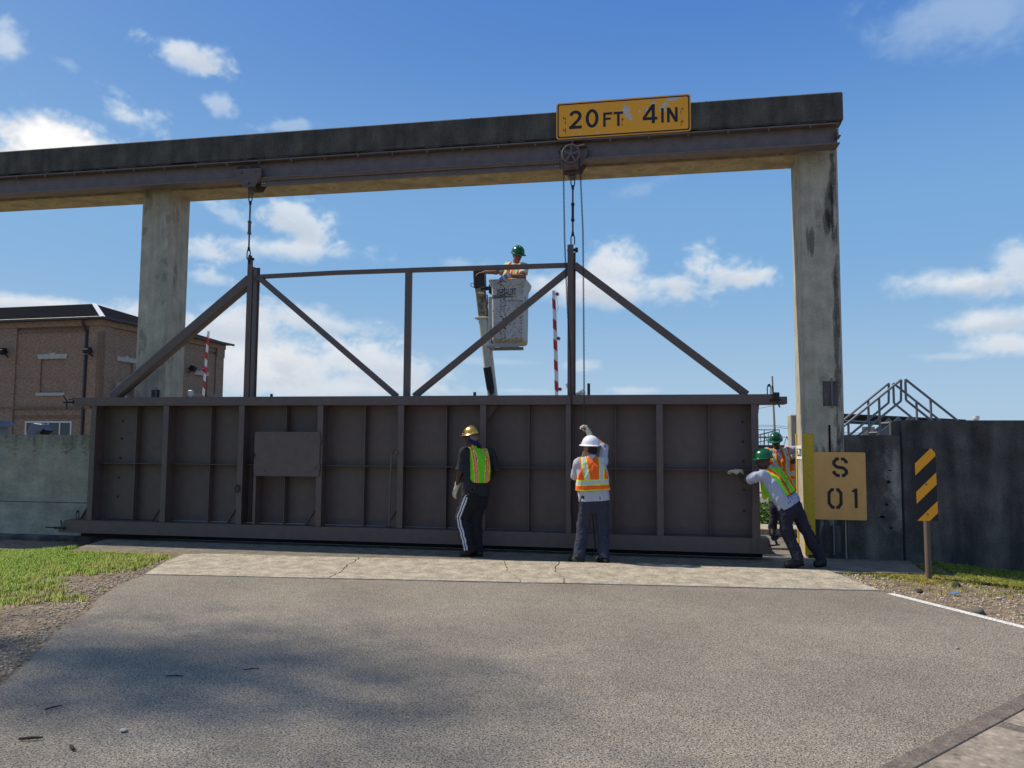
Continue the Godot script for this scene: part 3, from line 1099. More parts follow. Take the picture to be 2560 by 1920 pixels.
func pebble(rng: RandomNumberGenerator) -> ArrayMesh:
	var s := SphereMesh.new()
	s.radial_segments = 7
	s.rings = 3
	s.radius = 0.5
	s.height = 1.0
	var a := s.get_mesh_arrays()
	var v: PackedVector3Array = a[Mesh.ARRAY_VERTEX]
	var n := FastNoiseLite.new()
	n.seed = rng.randi() % 1000
	n.frequency = 1.1
	for i in v.size():
		v[i] *= 1.0 + 0.5 * n.get_noise_3dv(v[i])
	a[Mesh.ARRAY_VERTEX] = v
	a[Mesh.ARRAY_TEX_UV] = null
	a[Mesh.ARRAY_TANGENT] = null
	var m := ArrayMesh.new()
	m.add_surface_from_arrays(Mesh.PRIMITIVE_TRIANGLES, a)
	return m

func gravel(called: String, label: String, seed_: int, count: int, where: Callable, lo: float, hi: float) -> void:
	var rng := RandomNumberGenerator.new()
	rng.seed = seed_
	var mm := MultiMesh.new()
	mm.transform_format = MultiMesh.TRANSFORM_3D
	mm.use_colors = true
	mm.mesh = pebble(rng)
	var T: Array[Transform3D] = []
	var C: Array[Color] = []
	for i in count:
		var q: Vector3 = where.call(rng)
		if q == Vector3.INF:
			continue
		var s := lo + (hi - lo) * pow(rng.randf(), 3.0)
		var B := Basis.from_euler(V(rng.randf_range(-0.4, 0.4), rng.randf() * TAU, rng.randf_range(-0.4, 0.4))) * Basis.from_scale(V(s, s * rng.randf_range(0.45, 0.8), s * rng.randf_range(0.6, 1.0)))
		T.append(Transform3D(B, V(q.x, maxf(ground_y(q.x, q.z), q.y - 1.0) + s * 0.12, q.z)))
		var k := rng.randf_range(0.18, 0.52)
		C.append(Color(k * 1.06, k * rng.randf_range(0.80, 0.90), k * rng.randf_range(0.52, 0.72)))
	mm.instance_count = T.size()
	for i in T.size():
		mm.set_instance_transform(i, T[i])
		mm.set_instance_color(i, C[i])
	var o := MultiMeshInstance3D.new()
	o.name = called
	o.multimesh = mm
	o.material_override = M.stone
	o.set_meta("kind", "stuff")
	tag(o, label, "gravel")
	add_child(o, true)

func road_left(z: float) -> float:
	var pts := [[1.3, -6.85], [2.4, -6.62], [3.0, -6.36], [3.6, -6.22], [4.5, -5.86], [4.92, -5.58], [5.87, -5.18], [6.68, -4.71], [7.23, -4.44], [9.0, -3.2]]
	for i in pts.size() - 1:
		if z < pts[i + 1][0]:
			return lerpf(pts[i][1], pts[i + 1][1], clampf((z - pts[i][0]) / (pts[i + 1][0] - pts[i][0]), 0.0, 1.0))
	return -3.2

func road_right(z: float) -> float:
	var pts := [[0.9, 2.30], [2.3, 2.62], [3.83, 3.46], [5.7, 4.65], [9.0, 7.5]]
	for i in pts.size() - 1:
		if z < pts[i + 1][0]:
			return lerpf(pts[i][1], pts[i + 1][1], clampf((z - pts[i][0]) / (pts[i + 1][0] - pts[i][0]), 0.0, 1.0))
	return 7.5

func build_verges() -> void:
	var n := FastNoiseLite.new()
	n.seed = 3
	n.frequency = 0.7
	n.fractal_octaves = 3
	var n2 := FastNoiseLite.new()
	n2.seed = 14
	n2.frequency = 3.2
	n2.fractal_octaves = 2
	blades("grass", "bright green grass on the left verge beside the road", 1, 95000, func(r: RandomNumberGenerator) -> Vector3:
		var z := r.randf_range(0.95, 8.0)
		var x := r.randf_range(-13.0, -4.6)
		var e := road_left(z) - x
		if z < 1.52 and x > -9.0 or z < 1.15 + 0.5 * smoothstep(-8.9, -10.0, x) * 0.9 and x > -14.0 and z < 1.42 and x > -8.95:
			return Vector3.INF
		var k := n.get_noise_2d(x, z)
		var t := e - 0.22 - 0.55 * smoothstep(1.6, 4.0, z) - 0.35 * smoothstep(4.0, 6.0, z) + 1.0 * k + 0.75 * n2.get_noise_2d(x, z)
		if e < 0.02 or (t < 0.0 and r.randf() > 0.03):
			return Vector3.INF
		if t < 1.3 and r.randf() > 0.12 + 0.7 * t:
			return Vector3.INF
		return V(x, clampf(0.40 - 0.30 * t + 0.6 * k - 0.5 * n2.get_noise_2d(x * 0.6, z * 0.6), 0.0, 0.8), z), 0.058, Color(0.185, 0.31, 0.014), Color(0.38, 0.34, 0.09))
	blades("grass", "short patchy grass along the foot of the high right wall", 2, 30000, func(r: RandomNumberGenerator) -> Vector3:
		var z := r.randf_range(-0.4, 2.6)
		var x := r.randf_range(2.4, 8.0)
		if z < 0.66 and x < 3.72:
			return Vector3.INF
		var k := n.get_noise_2d(x * 1.6, z * 1.6)
		var far := 1.30 + 0.7 * k - 0.30 * smoothstep(3.6, 2.4, x) + 0.35 * smoothstep(4.0, 6.5, x)
		if z > far and r.randf() > 0.05 or x < road_right(z) + 0.12:
			return Vector3.INF
		if z > far + 0.9:
			return Vector3.INF
		return V(x, clampf(0.35 + 0.8 * k + 0.3 * (z - 0.8), 0.02, 0.9), z), 0.05, Color(0.17, 0.24, 0.02), Color(0.36, 0.28, 0.07))
	gravel("gravel", "loose tan gravel on the right shoulder below the striped marker", 4, 15000, func(r: RandomNumberGenerator) -> Vector3:
		var z := r.randf_range(0.8, 6.4)
		var x := road_right(z) + 0.03 + absf(r.randfn(0.0, 0.9))
		if r.randf() > 0.15 + 0.8 * smoothstep(-0.25, 0.3, n.get_noise_2d(x, z)) or z < 0.75:
			return Vector3.INF
		if V(x - 1.93, 0, z - 6.61).dot(V(0.745, 0, 0.665)) > -0.05:
			return Vector3.INF
		return V(x, 0, z), 0.005, 0.034)
	gravel("gravel", "scattered pale stones where the left verge meets the road", 5, 5200, func(r: RandomNumberGenerator) -> Vector3:
		var z := r.randf_range(1.4, 8.2)
		var x := road_left(z) - 0.05 - absf(r.randfn(0.0, 0.38))
		return V(x, 0, z), 0.006, 0.035)
	gravel("gravel", "fine grit and small chips lying on the asphalt road", 6, 1500, func(r: RandomNumberGenerator) -> Vector3:
		return V(r.randf_range(-5.0, 4.0), 1.0, r.randf_range(2.9, 9.0)), 0.004, 0.014)

func litter() -> void:
	var twigs := [[V(-3.54, 0.012, 8.03), V(-3.42, 0.014, 7.99), 0.009, "short thick dark stick on the near left asphalt"], [V(-3.77, 0.01, 7.58), V(-3.72, 0.012, 7.50), 0.006, "small pale twig on the left asphalt behind the thick stick"], [V(-3.46, 0.008, 6.80), V(-3.34, 0.010, 6.78), 0.005, "thin curved twig lying in the shaded part of the road"], [V(-3.13, 0.012, 8.10), V(-3.19, 0.010, 8.05), 0.010, "dark bark fragment near the short thick stick"], [V(-3.0, 0.008, 6.55), V(-2.9, 0.009, 6.50), 0.004, "thin twig right of the curved twig on the road"]]
	for t: Array in twigs:
		var g := G.new()
		var a: Vector3 = t[0]
		var b: Vector3 = t[1]
		var m := a.lerp(b, 0.55) + V(0.004, 0.004, 0.006)
		g.tube(a, m, t[2] * 0.8, t[2], 6)
		g.tube(m, b, t[2], t[2] * 0.6, 6)
		tag(obj("twig", g, M.bark), t[3], "twig", "twigs on the road")
	var rng := RandomNumberGenerator.new()
	rng.seed = 8
	var stones := [[3.60, 1.62, 0.12, 0.03, "dark clod beside the foot of the striped marker post"], [3.02, 2.15, 0.10, 0.035, "dark lump of broken asphalt by the start of the white edge line"], [2.48, 4.80, 0.045, 0.30, "single tan pebble lying on the road in front of the white line"], [3.24, 3.21, 0.16, 0.12, "flat brown stone against the white edge line"], [3.78, 2.35, 0.07, 0.45, "pale stone in the gravel at the right shoulder"], [2.83, 1.41, 0.06, 0.40, "pale stone near the corner of the concrete apron"], [-3.06, 7.79, 0.06, 0.42, "pale flat stone in the near left asphalt"]]
	for s: Array in stones:
		var o := MeshInstance3D.new()
		o.name = "stone"
		o.mesh = pebble(rng)
		var k: float = s[3]
		o.material_override = mat(Color(k, k * 0.92, k * 0.82).linear_to_srgb(), 0.95)
		var r: float = s[2]
		o.transform = Transform3D(Basis(Vector3.UP, rng.randf() * TAU) * Basis.from_scale(V(r, r * (0.22 if r == 0.06 and s[0] < 0 else 0.55), r * 0.75)), V(s[0], maxf(ground_y(s[0], s[1]), 0.0 if s[0] < 3.0 else -1.0) + r * 0.15, s[1]))
		tag(o, s[4], "stone", "stones lying loose on road and shoulder")
		add_child(o, true)
	var g := G.new()
	g.prism(P2([0, 0, 0.09, 0.01, 0.10, 0.05, 0.05, 0.06, 0.01, 0.05]), Transform3D(Basis.from_euler(V(-1.45, 0.3, 0.1)), V(3.32, ground_y(3.3, 2.3) + 0.03, 2.32)), 0.004)
	tag(obj("plastic_scrap", g, mat(Color(0.35, 0.55, 0.75), 0.4)), "blue scrap of plastic in the gravel", "litter")

# ---------------------------------------------------------------- the concrete portal and what hangs from it
func build_portal() -> void:
	var t := thing("concrete_portal", "tall concrete portal frame spanning the road over the floodgate", "gantry", V(-3.2, 0, -0.8))
	for x0 in [-9.24, 2.26]:
		var g := G.new()
		var q := P2([x0 + 0.03, -0.5, x0 + 0.57, -0.5, x0 + 0.6, -0.53, x0 + 0.6, -1.07, x0 + 0.57, -1.1, x0 + 0.03, -1.1, x0, -1.07, x0, -0.53])
		var F := PackedVector2Array()
		for p in q:
			F.append(Vector2(p.x, -p.y))
		g.prism(F, Transform3D(Basis(Vector3(1, 0, 0), Vector3(0, 0, -1), Vector3(0, 1, 0)), V(0, -0.15, 0)), 6.45)
		var pl := obj("pillar", g, M.pillar, t)
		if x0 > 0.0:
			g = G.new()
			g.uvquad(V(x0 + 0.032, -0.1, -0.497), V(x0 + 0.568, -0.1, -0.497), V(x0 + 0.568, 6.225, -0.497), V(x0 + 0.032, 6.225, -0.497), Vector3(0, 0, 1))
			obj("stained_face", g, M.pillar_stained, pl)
	var g := G.new()
	g.box(V(-9.57, 6.41, -0.8), V(24.86 - 0.02, 0.36, 0.594), 0.012)
	obj("lower_beam", g, M.soffit, t)
	g = G.new()
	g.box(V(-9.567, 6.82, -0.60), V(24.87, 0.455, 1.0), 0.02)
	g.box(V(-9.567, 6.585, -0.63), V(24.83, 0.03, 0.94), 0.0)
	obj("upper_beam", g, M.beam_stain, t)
	for x in [-2.93, 0.85, -10.4]:
		g = G.new()
		g.box(V(x, 6.82, -0.101), V(0.010, 0.45, 0.006))
		obj("pour_joint", g, M.dark_wall, t)
	# drip edge that has spalled along the bottom of the upper beam
	g = G.new()
	var rng := RandomNumberGenerator.new()
	rng.seed = 12
	for i in 70:
		var x := rng.randf_range(-13.0, 2.7)
		g.box(V(x, 6.592, -0.116), V(rng.randf_range(0.08, 0.5), rng.randf_range(0.012, 0.03), 0.02), 0.004)
	var sp := obj("spalled_edge", g, M.beam_stain, t)
	sp.set_meta("kind", "stuff")
	# recesses with a steel bar cast in the pillars
	for q: Array in [[2.665, 2.47, 0.22, 0.38], [2.64, 0.27, 0.24, 0.40], [-8.80, 2.45, 0.16, 0.30]]:
		g = G.new()
		g.box(V(q[0], q[1], -0.496), V(q[2], q[3], 0.010), 0.002)
		obj("recess", g, M.dark_wall, t)
		g = G.new()
		g.tube(V(q[0] + 0.02, q[1] - q[3] * 0.58, -0.482), V(q[0] + 0.02, q[1] + q[3] * 0.62, -0.482), 0.012, 0.012, 8)
		obj("anchor_bar", g, M.rail_grey, t)
	g = G.new()
	g.box(V(2.638, 1.72, -0.496), V(0.03, 0.54, 0.01), 0.002)
	obj("anchor_slot", g, M.hole, t)

	# the steel runway beam bolted under the upper beam
	t = thing("runway_beam", "brown-grey steel runway beam bolted under the concrete beam", "steel beam", V(-3.2, 6.22, -0.2))
	g = G.new()
	g.box(V(-9.6, 6.231, -0.2), V(24.8, 0.024, 0.26), 0.004)
	obj("bottom_flange", g, M.rail, t)
	g = G.new()
	g.box(V(-9.6, 6.545, -0.2), V(24.8, 0.024, 0.26), 0.004)
	obj("top_flange", g, M.rail, t)
	g = G.new()
	g.box(V(-9.6, 6.388, -0.2), V(24.78, 0.288, 0.022))
	obj("web", g, M.rail, t)
	g = G.new()
	g.box(V(2.765, 6.385, -0.11), V(0.02, 0.13, 0.16), 0.003)
	g.box(V(2.78, 6.335, -0.11), V(0.06, 0.014, 0.16), 0.003)
	obj("end_stop", g, M.rail, t)
	for i in 24:
		var x := 2.388 - i * 0.606
		g = G.new()
		g.tube(V(x, 6.495, -0.10), V(x, 6.536, -0.10), 0.013, 0.013, 6)
		g.tube(V(x, 6.513, -0.10), V(x, 6.535, -0.10), 0.024, 0.024, 6)
		obj("bolt", g, M.rail, t)

	# left trolley
	t = thing("trolley", "plate trolley with two wheels above the left end of the gate", "trolley", V(-6.87, 6.07, -0.2))
	for z in [-0.052, -0.36]:
		g = G.new()
		g.prism(P2([-7.12, 6.395, -6.625, 6.395, -6.622, 6.255, -6.745, 6.07, -6.94, 6.07, -7.10, 6.255]), Transform3D(Basis(), V(0, 0, z)), 0.014)
		obj("side_plate", g, M.gate, t)
	for x in [-7.015, -6.77]:
		for z in [-0.095, -0.305]:
			g = G.new()
			g.tube(V(x, 6.355, z - 0.026), V(x, 6.355, z + 0.026), 0.112, 0.112, 22)
			g.tube(V(x, 6.355, z - 0.03), V(x, 6.355, z + 0.03), 0.03, 0.03, 10)
			obj("wheel", g, M.black, t)
	for q: Array in [[-6.995, 6.332, 0.018], [-6.734, 6.338, 0.018], [-6.866, 6.146, 0.032], [-6.84, 6.15, 0.018]]:
		g = G.new()
		g.tube(V(q[0], q[1], -0.04), V(q[0], q[1], -0.018), q[2], q[2], 6)
		g.tube(V(q[0], q[1], -0.02), V(q[0], q[1], -0.004), q[2] * 0.6, q[2] * 0.55, 10)
		obj("bolt", g, M.rail, t)
	g = G.new()
	g.tube(V(-6.866, 6.146, -0.34), V(-6.866, 6.146, -0.05), 0.03, 0.03, 10)
	g.box(V(-6.89, 6.09, -0.2), V(0.09, 0.17, 0.08), 0.008)
	obj("lifting_lug", g, M.gate, t)
	# right trolley with its hand-chain wheel
	t = thing("trolley", "geared trolley with spoked chain wheel under the clearance sign", "trolley", V(-1.25, 6.07, -0.2))
	for z in [-0.052, -0.36]:
		g = G.new()
		g.prism(P2([-1.438, 6.38, -0.998, 6.385, -0.998, 6.29, -1.119, 6.07, -1.40, 6.07, -1.432, 6.14]), Transform3D(Basis(), V(0, 0, z)), 0.014)
		obj("side_plate", g, M.gate, t)
	for x in [-1.36, -1.085]:
		for z in [-0.095, -0.305]:
			g = G.new()
			g.tube(V(x, 6.355, z - 0.026), V(x, 6.355, z + 0.026), 0.098, 0.098, 22)
			obj("wheel", g, M.black, t)
	g = G.new()
	var rim: Array = []
	for i in 29:
		var a := TAU * i / 28.0
		rim.append(V(-1.255 + cos(a) * 0.135, 6.262 + sin(a) * 0.148, 0.07))
	g.path(rim, 0.017, 8)
	for q in [0.0, 0.018]:
		var r2: Array = []
		for p: Vector3 in rim:
			r2.append(p + V(0, 0, 0.02 - q * 2.2))
		g.path(r2, 0.010, 6)
	obj("chain_wheel_rim", g, M.rail, t)
	for i in 5:
		var a := TAU * i / 5.0 + 0.25
		g = G.new()
		g.bar(V(-1.255 + cos(a) * 0.02, 6.262 + sin(a) * 0.02, 0.07), V(-1.255 + cos(a) * 0.128, 6.262 + sin(a) * 0.14, 0.07), 0.030, 0.014, 0.003)
		obj("spoke", g, M.rail, t)
	g = G.new()
	g.tube(V(-1.255, 6.262, -0.04), V(-1.255, 6.262, 0.095), 0.032, 0.028, 12)
	obj("hub", g, M.rail, t)
	g = G.new()
	g.box(V(-1.275, 6.085, -0.02), V(0.23, 0.05, 0.16), 0.006)
	obj("chain_guide", g, M.gate, t)
	g = G.new()
	g.box(V(-1.10, 6.40, 0.0), V(0.14, 0.03, 0.10), 0.01, Basis(Vector3(0, 0, 1), 0.2))
	obj("chain_guide", g, M.gate, t)
	g = G.new()
	g.prism(P2([-1.36, 6.07, -1.14, 6.07, -1.225, 5.98, -1.225, 5.93, -1.285, 5.93, -1.285, 5.98]), Transform3D(Basis(), V(0, 0, -0.215)), 0.03)
	g.tube(V(-1.32, 5.98, -0.2), V(-1.195, 5.98, -0.2), 0.036, 0.036, 10)
	obj("lifting_lug", g, M.gate, t)
	# the spreader channel that ties the trolleys together
	t = thing("tie_channel", "thin steel channel tying the two trolleys together below the beam", "steel channel", V(-4.0, 6.07, -0.06))
	g = G.new()
	g.box(V(-4.02, 6.12, -0.066), V(5.20, 0.095, 0.012), 0.002)
	obj("web", g, M.rail, t)
	for y in [6.163, 6.077]:
		g = G.new()
		g.box(V(-4.02, y, -0.045), V(5.20, 0.010, 0.04), 0.002)
		obj("flange", g, M.rail, t)
	for x in [-6.60, -6.56, -1.47, -1.51]:
		g = G.new()
		g.tube(V(x, 6.12, -0.06), V(x, 6.12, -0.048), 0.013, 0.013, 6)
		obj("bolt", g, M.galv, t)

	# hangers with turnbuckles
	for q: Array in [[-6.90, 5.98, 4.86, "turnbuckle hanger holding the left end of the gate truss", 5.50, 5.30], [-1.252, 5.95, 4.88, "turnbuckle hanger under the geared trolley with the chain wheel", 5.53, 5.27]]:
		var x: float = q[0]
		t = thing("turnbuckle_hanger", q[3], "turnbuckle", V(x, q[2], -0.2), "hangers between trolleys and gate")
		for s in [[q[1], -1.0], [q[2] + 0.02, 1.0]]:
			g = G.new()
			var y: float = s[0]
			var e: float = s[1]
			g.path([V(x - 0.028, y - e * 0.03, -0.2), V(x - 0.03, y + e * 0.08, -0.2), V(x - 0.012, y + e * 0.14, -0.2)], 0.0095, 6)
			g.path([V(x + 0.028, y - e * 0.03, -0.2), V(x + 0.03, y + e * 0.08, -0.2), V(x + 0.012, y + e * 0.14, -0.2)], 0.0095, 6)
			g.tube(V(x, y + e * 0.11, -0.2), V(x, y + e * 0.18, -0.2), 0.028, 0.018, 8)
			obj("shackle", g, M.dark_steel, t)
		g = G.new()
		g.tube(V(x, q[1] - 0.16, -0.2), V(x, q[2] + 0.18, -0.2), 0.015, 0.015, 8)
		obj("rod", g, M.gate, t)
		g = G.new()
		g.box(V(x - 0.012, (q[4] + q[5]) * 0.5, -0.2), V(0.014, q[4] - q[5], 0.045), 0.003)
		g.box(V(x + 0.012, (q[4] + q[5]) * 0.5, -0.2), V(0.014, q[4] - q[5], 0.045), 0.003)
		for y: float in [q[4], q[5]]:
			g.box(V(x, y, -0.2), V(0.055, 0.045, 0.055), 0.008)
		obj("turnbuckle", g, M.dark_steel if x > -3.0 else M.gate, t)

	# the clearance sign
	t = thing("clearance_sign", "yellow clearance sign with torn film reading 20FT 4IN", "sign", V(-0.45, 6.57, -0.08))
	g = G.new()
	g.prism(rounded(-1.507, 6.570, 0.614, 7.172, 0.045), Transform3D(Basis(), V(0, 0, -0.088)), 0.006)
	obj("backing_plate", g, M.yellow, t)
	g = G.new()
	g.prism(rounded(-1.487, 6.590, 0.594, 7.152, 0.035), Transform3D(Basis(), V(0, 0, -0.082)), 0.0012)
	obj("border", g, M.sign_black, t)
	g = G.new()
	var z := -0.0786
	var face := rounded(-1.466, 6.611, 0.573, 7.131, 0.025)
	for i in face.size():
		g.v.append(V(face[i].x, face[i].y, z))
		g.n.append(Vector3(0, 0, 1))
		g.uv.append(Vector2((face[i].x + 1.466) / 2.039, (7.131 - face[i].y) / 0.52))
	var ids := Geometry2D.triangulate_polygon(face)
	for i in range(0, ids.size(), 3):
		g.idx.append_array([ids[i], ids[i + 2], ids[i + 1]])
	obj("sign_face", g, M.sign_face, t)
	var T := Transform3D(Basis(), V(0, 0, z))
	var arc := func(cx: float, cy: float, rx: float, ry: float, a0: float, a1: float, n: int) -> Array:
		var out: Array = []
		for i in n + 1:
			var a := deg_to_rad(lerpf(a0, a1, i / float(n)))
			out.append(Vector2(cx + cos(a) * rx, cy + sin(a) * ry))
		return out
	var glyphs: Array = [
		[arc.call(-1.197, 6.937, 0.076, 0.070, 170.0, -25.0, 12) + [Vector2(-1.155, 6.868), Vector2(-1.272, 6.752)], 0.050], [[Vector2(-1.298, 6.753), Vector2(-1.094, 6.753)], 0.050],
		[arc.call(-0.930, 6.882, 0.078, 0.128, 88.0, 272.0, 16), 0.050], [arc.call(-0.930, 6.882, 0.078, 0.128, 268.0, 452.0, 16), 0.050],
		[[Vector2(-0.733, 6.962), Vector2(-0.733, 6.728)], 0.040], [[Vector2(-0.752, 6.943), Vector2(-0.608, 6.943)], 0.038], [[Vector2(-0.752, 6.858), Vector2(-0.632, 6.858)], 0.036],
		[[Vector2(-0.512, 6.962), Vector2(-0.512, 6.728)], 0.040], [[Vector2(-0.588, 6.943), Vector2(-0.436, 6.943)], 0.038],
		[[Vector2(0.035, 7.045), Vector2(0.035, 6.735)], 0.050], [[Vector2(0.030, 7.028), Vector2(-0.112, 6.826)], 0.046], [[Vector2(-0.128, 6.814), Vector2(0.098, 6.814)], 0.046],
		[[Vector2(0.177, 6.970), Vector2(0.177, 6.733)], 0.040],
		[[Vector2(0.268, 6.970), Vector2(0.268, 6.733)], 0.040], [[Vector2(0.392, 6.970), Vector2(0.392, 6.733)], 0.040], [[Vector2(0.272, 6.960), Vector2(0.388, 6.743)], 0.044]]
	var k := 0.0
	for q: Array in glyphs:
		g = G.new()
		stroke(g, q[0], q[1], T, 0.0016 + k)
		k += 0.00006
		obj("lettering", g, M.sign_black, t)
	for q: Array in [[-1.387, 6.919], [-1.387, 6.718], [-0.444, 6.832], [0.488, 6.936], [0.486, 6.733]]:
		g = G.new()
		g.tube(V(q[0], q[1], z - 0.002), V(q[0], q[1], z + 0.008), 0.014, 0.012, 8)
		obj("bolt", g, M.rust, t)

func chain(g: G, pts: Array, pitch: float) -> void:
	var total := 0.0
	for i in pts.size() - 1:
		total += (pts[i] as Vector3).distance_to(pts[i + 1])
	var n := int(total / pitch)
	for k in n:
		var s := (k + 0.5) * pitch
		var i := 0
		while i < pts.size() - 2 and s > (pts[i] as Vector3).distance_to(pts[i + 1]):
			s -= (pts[i] as Vector3).distance_to(pts[i + 1])
			i += 1
		var a: Vector3 = pts[i]
		var dir := ((pts[i + 1] as Vector3) - a).normalized()
		var c := a + dir * s
		var side := dir.cross(V(0.5, 0.1, 0.86)).normalized()
		if k % 2 == 1:
			side = dir.cross(side).normalized()
		var loop: Array = []
		for j in 9:
			var t := TAU * j / 8.0
			loop.append(c + dir * sin(t) * pitch * 0.68 + side * cos(t) * pitch * 0.36)
		g.path(loop, pitch * 0.13, 4)

# ---------------------------------------------------------------- the gate
func build_gate() -> void:
	var t := thing("floodgate", "long brown-grey ribbed steel floodgate hung from trolleys, with truss on top", "floodgate", V(-4.2, 0.08, -0.2))
	var g := G.new()
	g.box(V(-4.08, 1.30, -0.312), V(11.2, 1.98, 0.014), 0.0)
	obj("skin_plate", g, M.gate, t)
	g = G.new()
	g.box(V(-4.10, 2.362, -0.17), V(11.88, 0.150, 0.34), 0.006)
	g.box(V(1.895, 2.345, -0.17), V(0.12, 0.11, 0.32), 0.006)
	obj("top_chord", g, M.gate, t)
	g = G.new()
	g.prism(P2([-10.22, 0.085, 1.76, 0.085, 1.70, 0.13, 1.66, 0.31, -10.10, 0.30, -10.22, 0.14]), Transform3D(Basis(), V(0, 0, -0.38)), 0.38)
	obj("bottom_chord", g, M.gate, t)
	g = G.new()
	g.box(V(-4.2, 0.040, -0.30), V(11.6, 0.096, 0.05), 0.006)
	obj("bottom_seal", g, M.rubber, t)
	var maj := [-9.64, -8.235, -6.825, -5.41, -4.02, -2.66, -1.298, 0.092, 1.485]
	var minor := [-8.907, -7.48, -6.091, -4.69, -3.297, -1.944, -0.58, 0.831]
	for i in 9:
		var x: float = maj[i]
		var w := 0.10 if i != 6 else 0.085
		g = G.new()
		g.box(V(x, 1.297, -0.163), V(0.012, 1.975, 0.284))
		g.box(V(x, 1.297, -0.013), V(w, 1.975, 0.016), 0.003)
		obj("main_rib", g, M.gate, t)
		g = G.new()
		g.box(V(x, 1.297, -0.298), V(0.15, 1.97, 0.010), 0.002)
		obj("backing_strip", g, M.gate, t)
		if i < 6:
			var s := -1.0 if i < 5 else 1.0
			g = G.new()
			g.prism(P2([x + s * 0.006, 2.285, x + s * 0.20, 2.285, x + s * 0.006, 2.00]), Transform3D(Basis(), V(0, 0, -0.17)), 0.012)
			g.bar(V(x + s * 0.20, 2.285, -0.164), V(x + s * 0.01, 2.01, -0.164), 0.010, 0.030, 0.002)
			obj("top_gusset", g, M.gate, t)
		if i < 5:
			g = G.new()
			g.prism(P2([x - 0.006, 0.31, x - 0.27, 0.31, x - 0.02, 0.70, x - 0.006, 0.70]), Transform3D(Basis(), V(0, 0, -0.16)), 0.012)
			g.bar(V(x - 0.27, 0.31, -0.15), V(x - 0.02, 0.70, -0.15), 0.012, 0.060, 0.003)
			obj("bottom_gusset", g, M.gate, t)
	for x: float in minor:
		g = G.new()
		g.box(V(x, 1.297, -0.232), V(0.013, 1.97, 0.146), 0.002)
		obj("rib", g, M.gate, t)
		g = G.new()
		g.box(V(x + 0.006, 1.297, -0.303), V(0.05, 1.96, 0.006))
		obj("weld_strip", g, M.gate, t)
	for i in 8:
		g = G.new()
		var a: float = maj[i] + 0.006
		var b: float = maj[i + 1] - 0.006
		var y := 1.288 + 0.012 * i / 8.0
		g.box(V((a + b) * 0.5, y, -0.222), V(b - a, 0.012, 0.166), 0.002)
		obj("stiffener", g, M.gate, t)
	for i in 8:
		for k in [0, 1]:
			var x: float = maj[i] + 0.05 if k == 0 else minor[i] + 0.01
			var x2: float = minor[i] - 0.01 if k == 0 else maj[i + 1] - 0.05
			g = G.new()
			g.box(V((x + x2) * 0.5, 0.40, -0.302), V(x2 - x, 0.012, 0.006))
			obj("weld_bead", g, M.gate, t)
	# bolt heads on the first and last bay
	for q: Array in [[1.34, 2.03], [1.34, 1.73], [1.34, 1.43], [1.345, 1.0], [1.345, 0.68], [-9.28, 2.03], [-9.29, 1.72], [-9.30, 1.38], [-9.31, 1.03], [-9.32, 0.70]]:
		g = G.new()
		g.tube(V(q[0], q[1], -0.31), V(q[0], q[1], -0.288), 0.020, 0.017, 6)
		obj("bolt", g, M.dark_steel, t)
	# right end post
	g = G.new()
	g.prism(P2([1.50, 2.29, 1.56, 2.29, 1.52, 1.9, 1.51, 0.31, 1.50, 0.31]), Transform3D(Basis(), V(0, 0, -0.06)), 0.014)
	g.box(V(1.535, 1.2, -0.17), V(0.012, 1.8, 0.28))
	g.box(V(1.43, 0.53, -0.01), V(0.012, 0.45, 0.012))
	obj("end_post", g, M.gate, t)
	for x in [1.40, 1.49]:
		g = G.new()
		g.box(V(x, 0.20, 0.006), V(0.008, 0.21, 0.012))
		obj("weld_bead", g, M.gate, t)
	# hinged access plate
	g = G.new()
	g.prism(rounded(-6.56, 1.115, -5.398, 1.847, 0.045), Transform3D(Basis(), V(0, 0, 0.006)), 0.012)
	var ac := obj("access_plate", g, M.gate, t)
	for q: Array in [[-6.34, 1.79], [-5.62, 1.79], [-6.36, 1.19], [-5.63, 1.19]]:
		g = G.new()
		g.tube(V(q[0], q[1], 0.015), V(q[0], q[1], 0.026), 0.010, 0.009, 6)
		obj("bolt", g, M.dark_steel, ac)
	for y in [1.69, 1.27]:
		g = G.new()
		g.box(V(-5.44, y, 0.021), V(0.075, 0.075, 0.006), 0.002)
		g.tube(V(-5.392, y - 0.05, 0.02), V(-5.392, y + 0.05, 0.02), 0.014, 0.014, 8)
		for k: Array in [[-5.46, 0.02], [-5.46, -0.02], [-5.425, 0.022], [-5.425, -0.022]]:
			g.tube(V(k[0], y + k[1], 0.02), V(k[0], y + k[1], 0.034), 0.007, 0.006, 6)
		obj("hinge", g, M.gate, ac)
	g = G.new()
	g.box(V(-6.568, 1.47, 0.02), V(0.05, 0.035, 0.03), 0.005)
	g.path([V(-6.58, 1.45, 0.03), V(-6.585, 1.42, 0.035), V(-6.57, 1.405, 0.035), V(-6.555, 1.42, 0.035), V(-6.56, 1.45, 0.03)], 0.006, 6)
	obj("padlock", g, M.black, ac)
	g = G.new()
	g.box(V(-6.545, 0.715, -0.004), V(0.045, 0.80, 0.012), 0.002)
	g.box(V(-6.545, 0.715, -0.15), V(0.010, 0.80, 0.28))
	obj("plate_support", g, M.gate, t)
	# grab bar and lifting ring
	g = G.new()
	g.path([V(-4.09, 1.53, -0.03), V(-4.14, 1.53, 0.03), V(-4.15, 1.50, 0.05), V(-4.172, 0.36, 0.05), V(-4.16, 0.33, 0.0)], 0.017, 8)
	g.box(V(-4.10, 1.52, 0.012), V(0.09, 0.045, 0.012), 0.003)
	obj("grab_bar", g, M.gate, t)
	g = G.new()
	var rg: Array = []
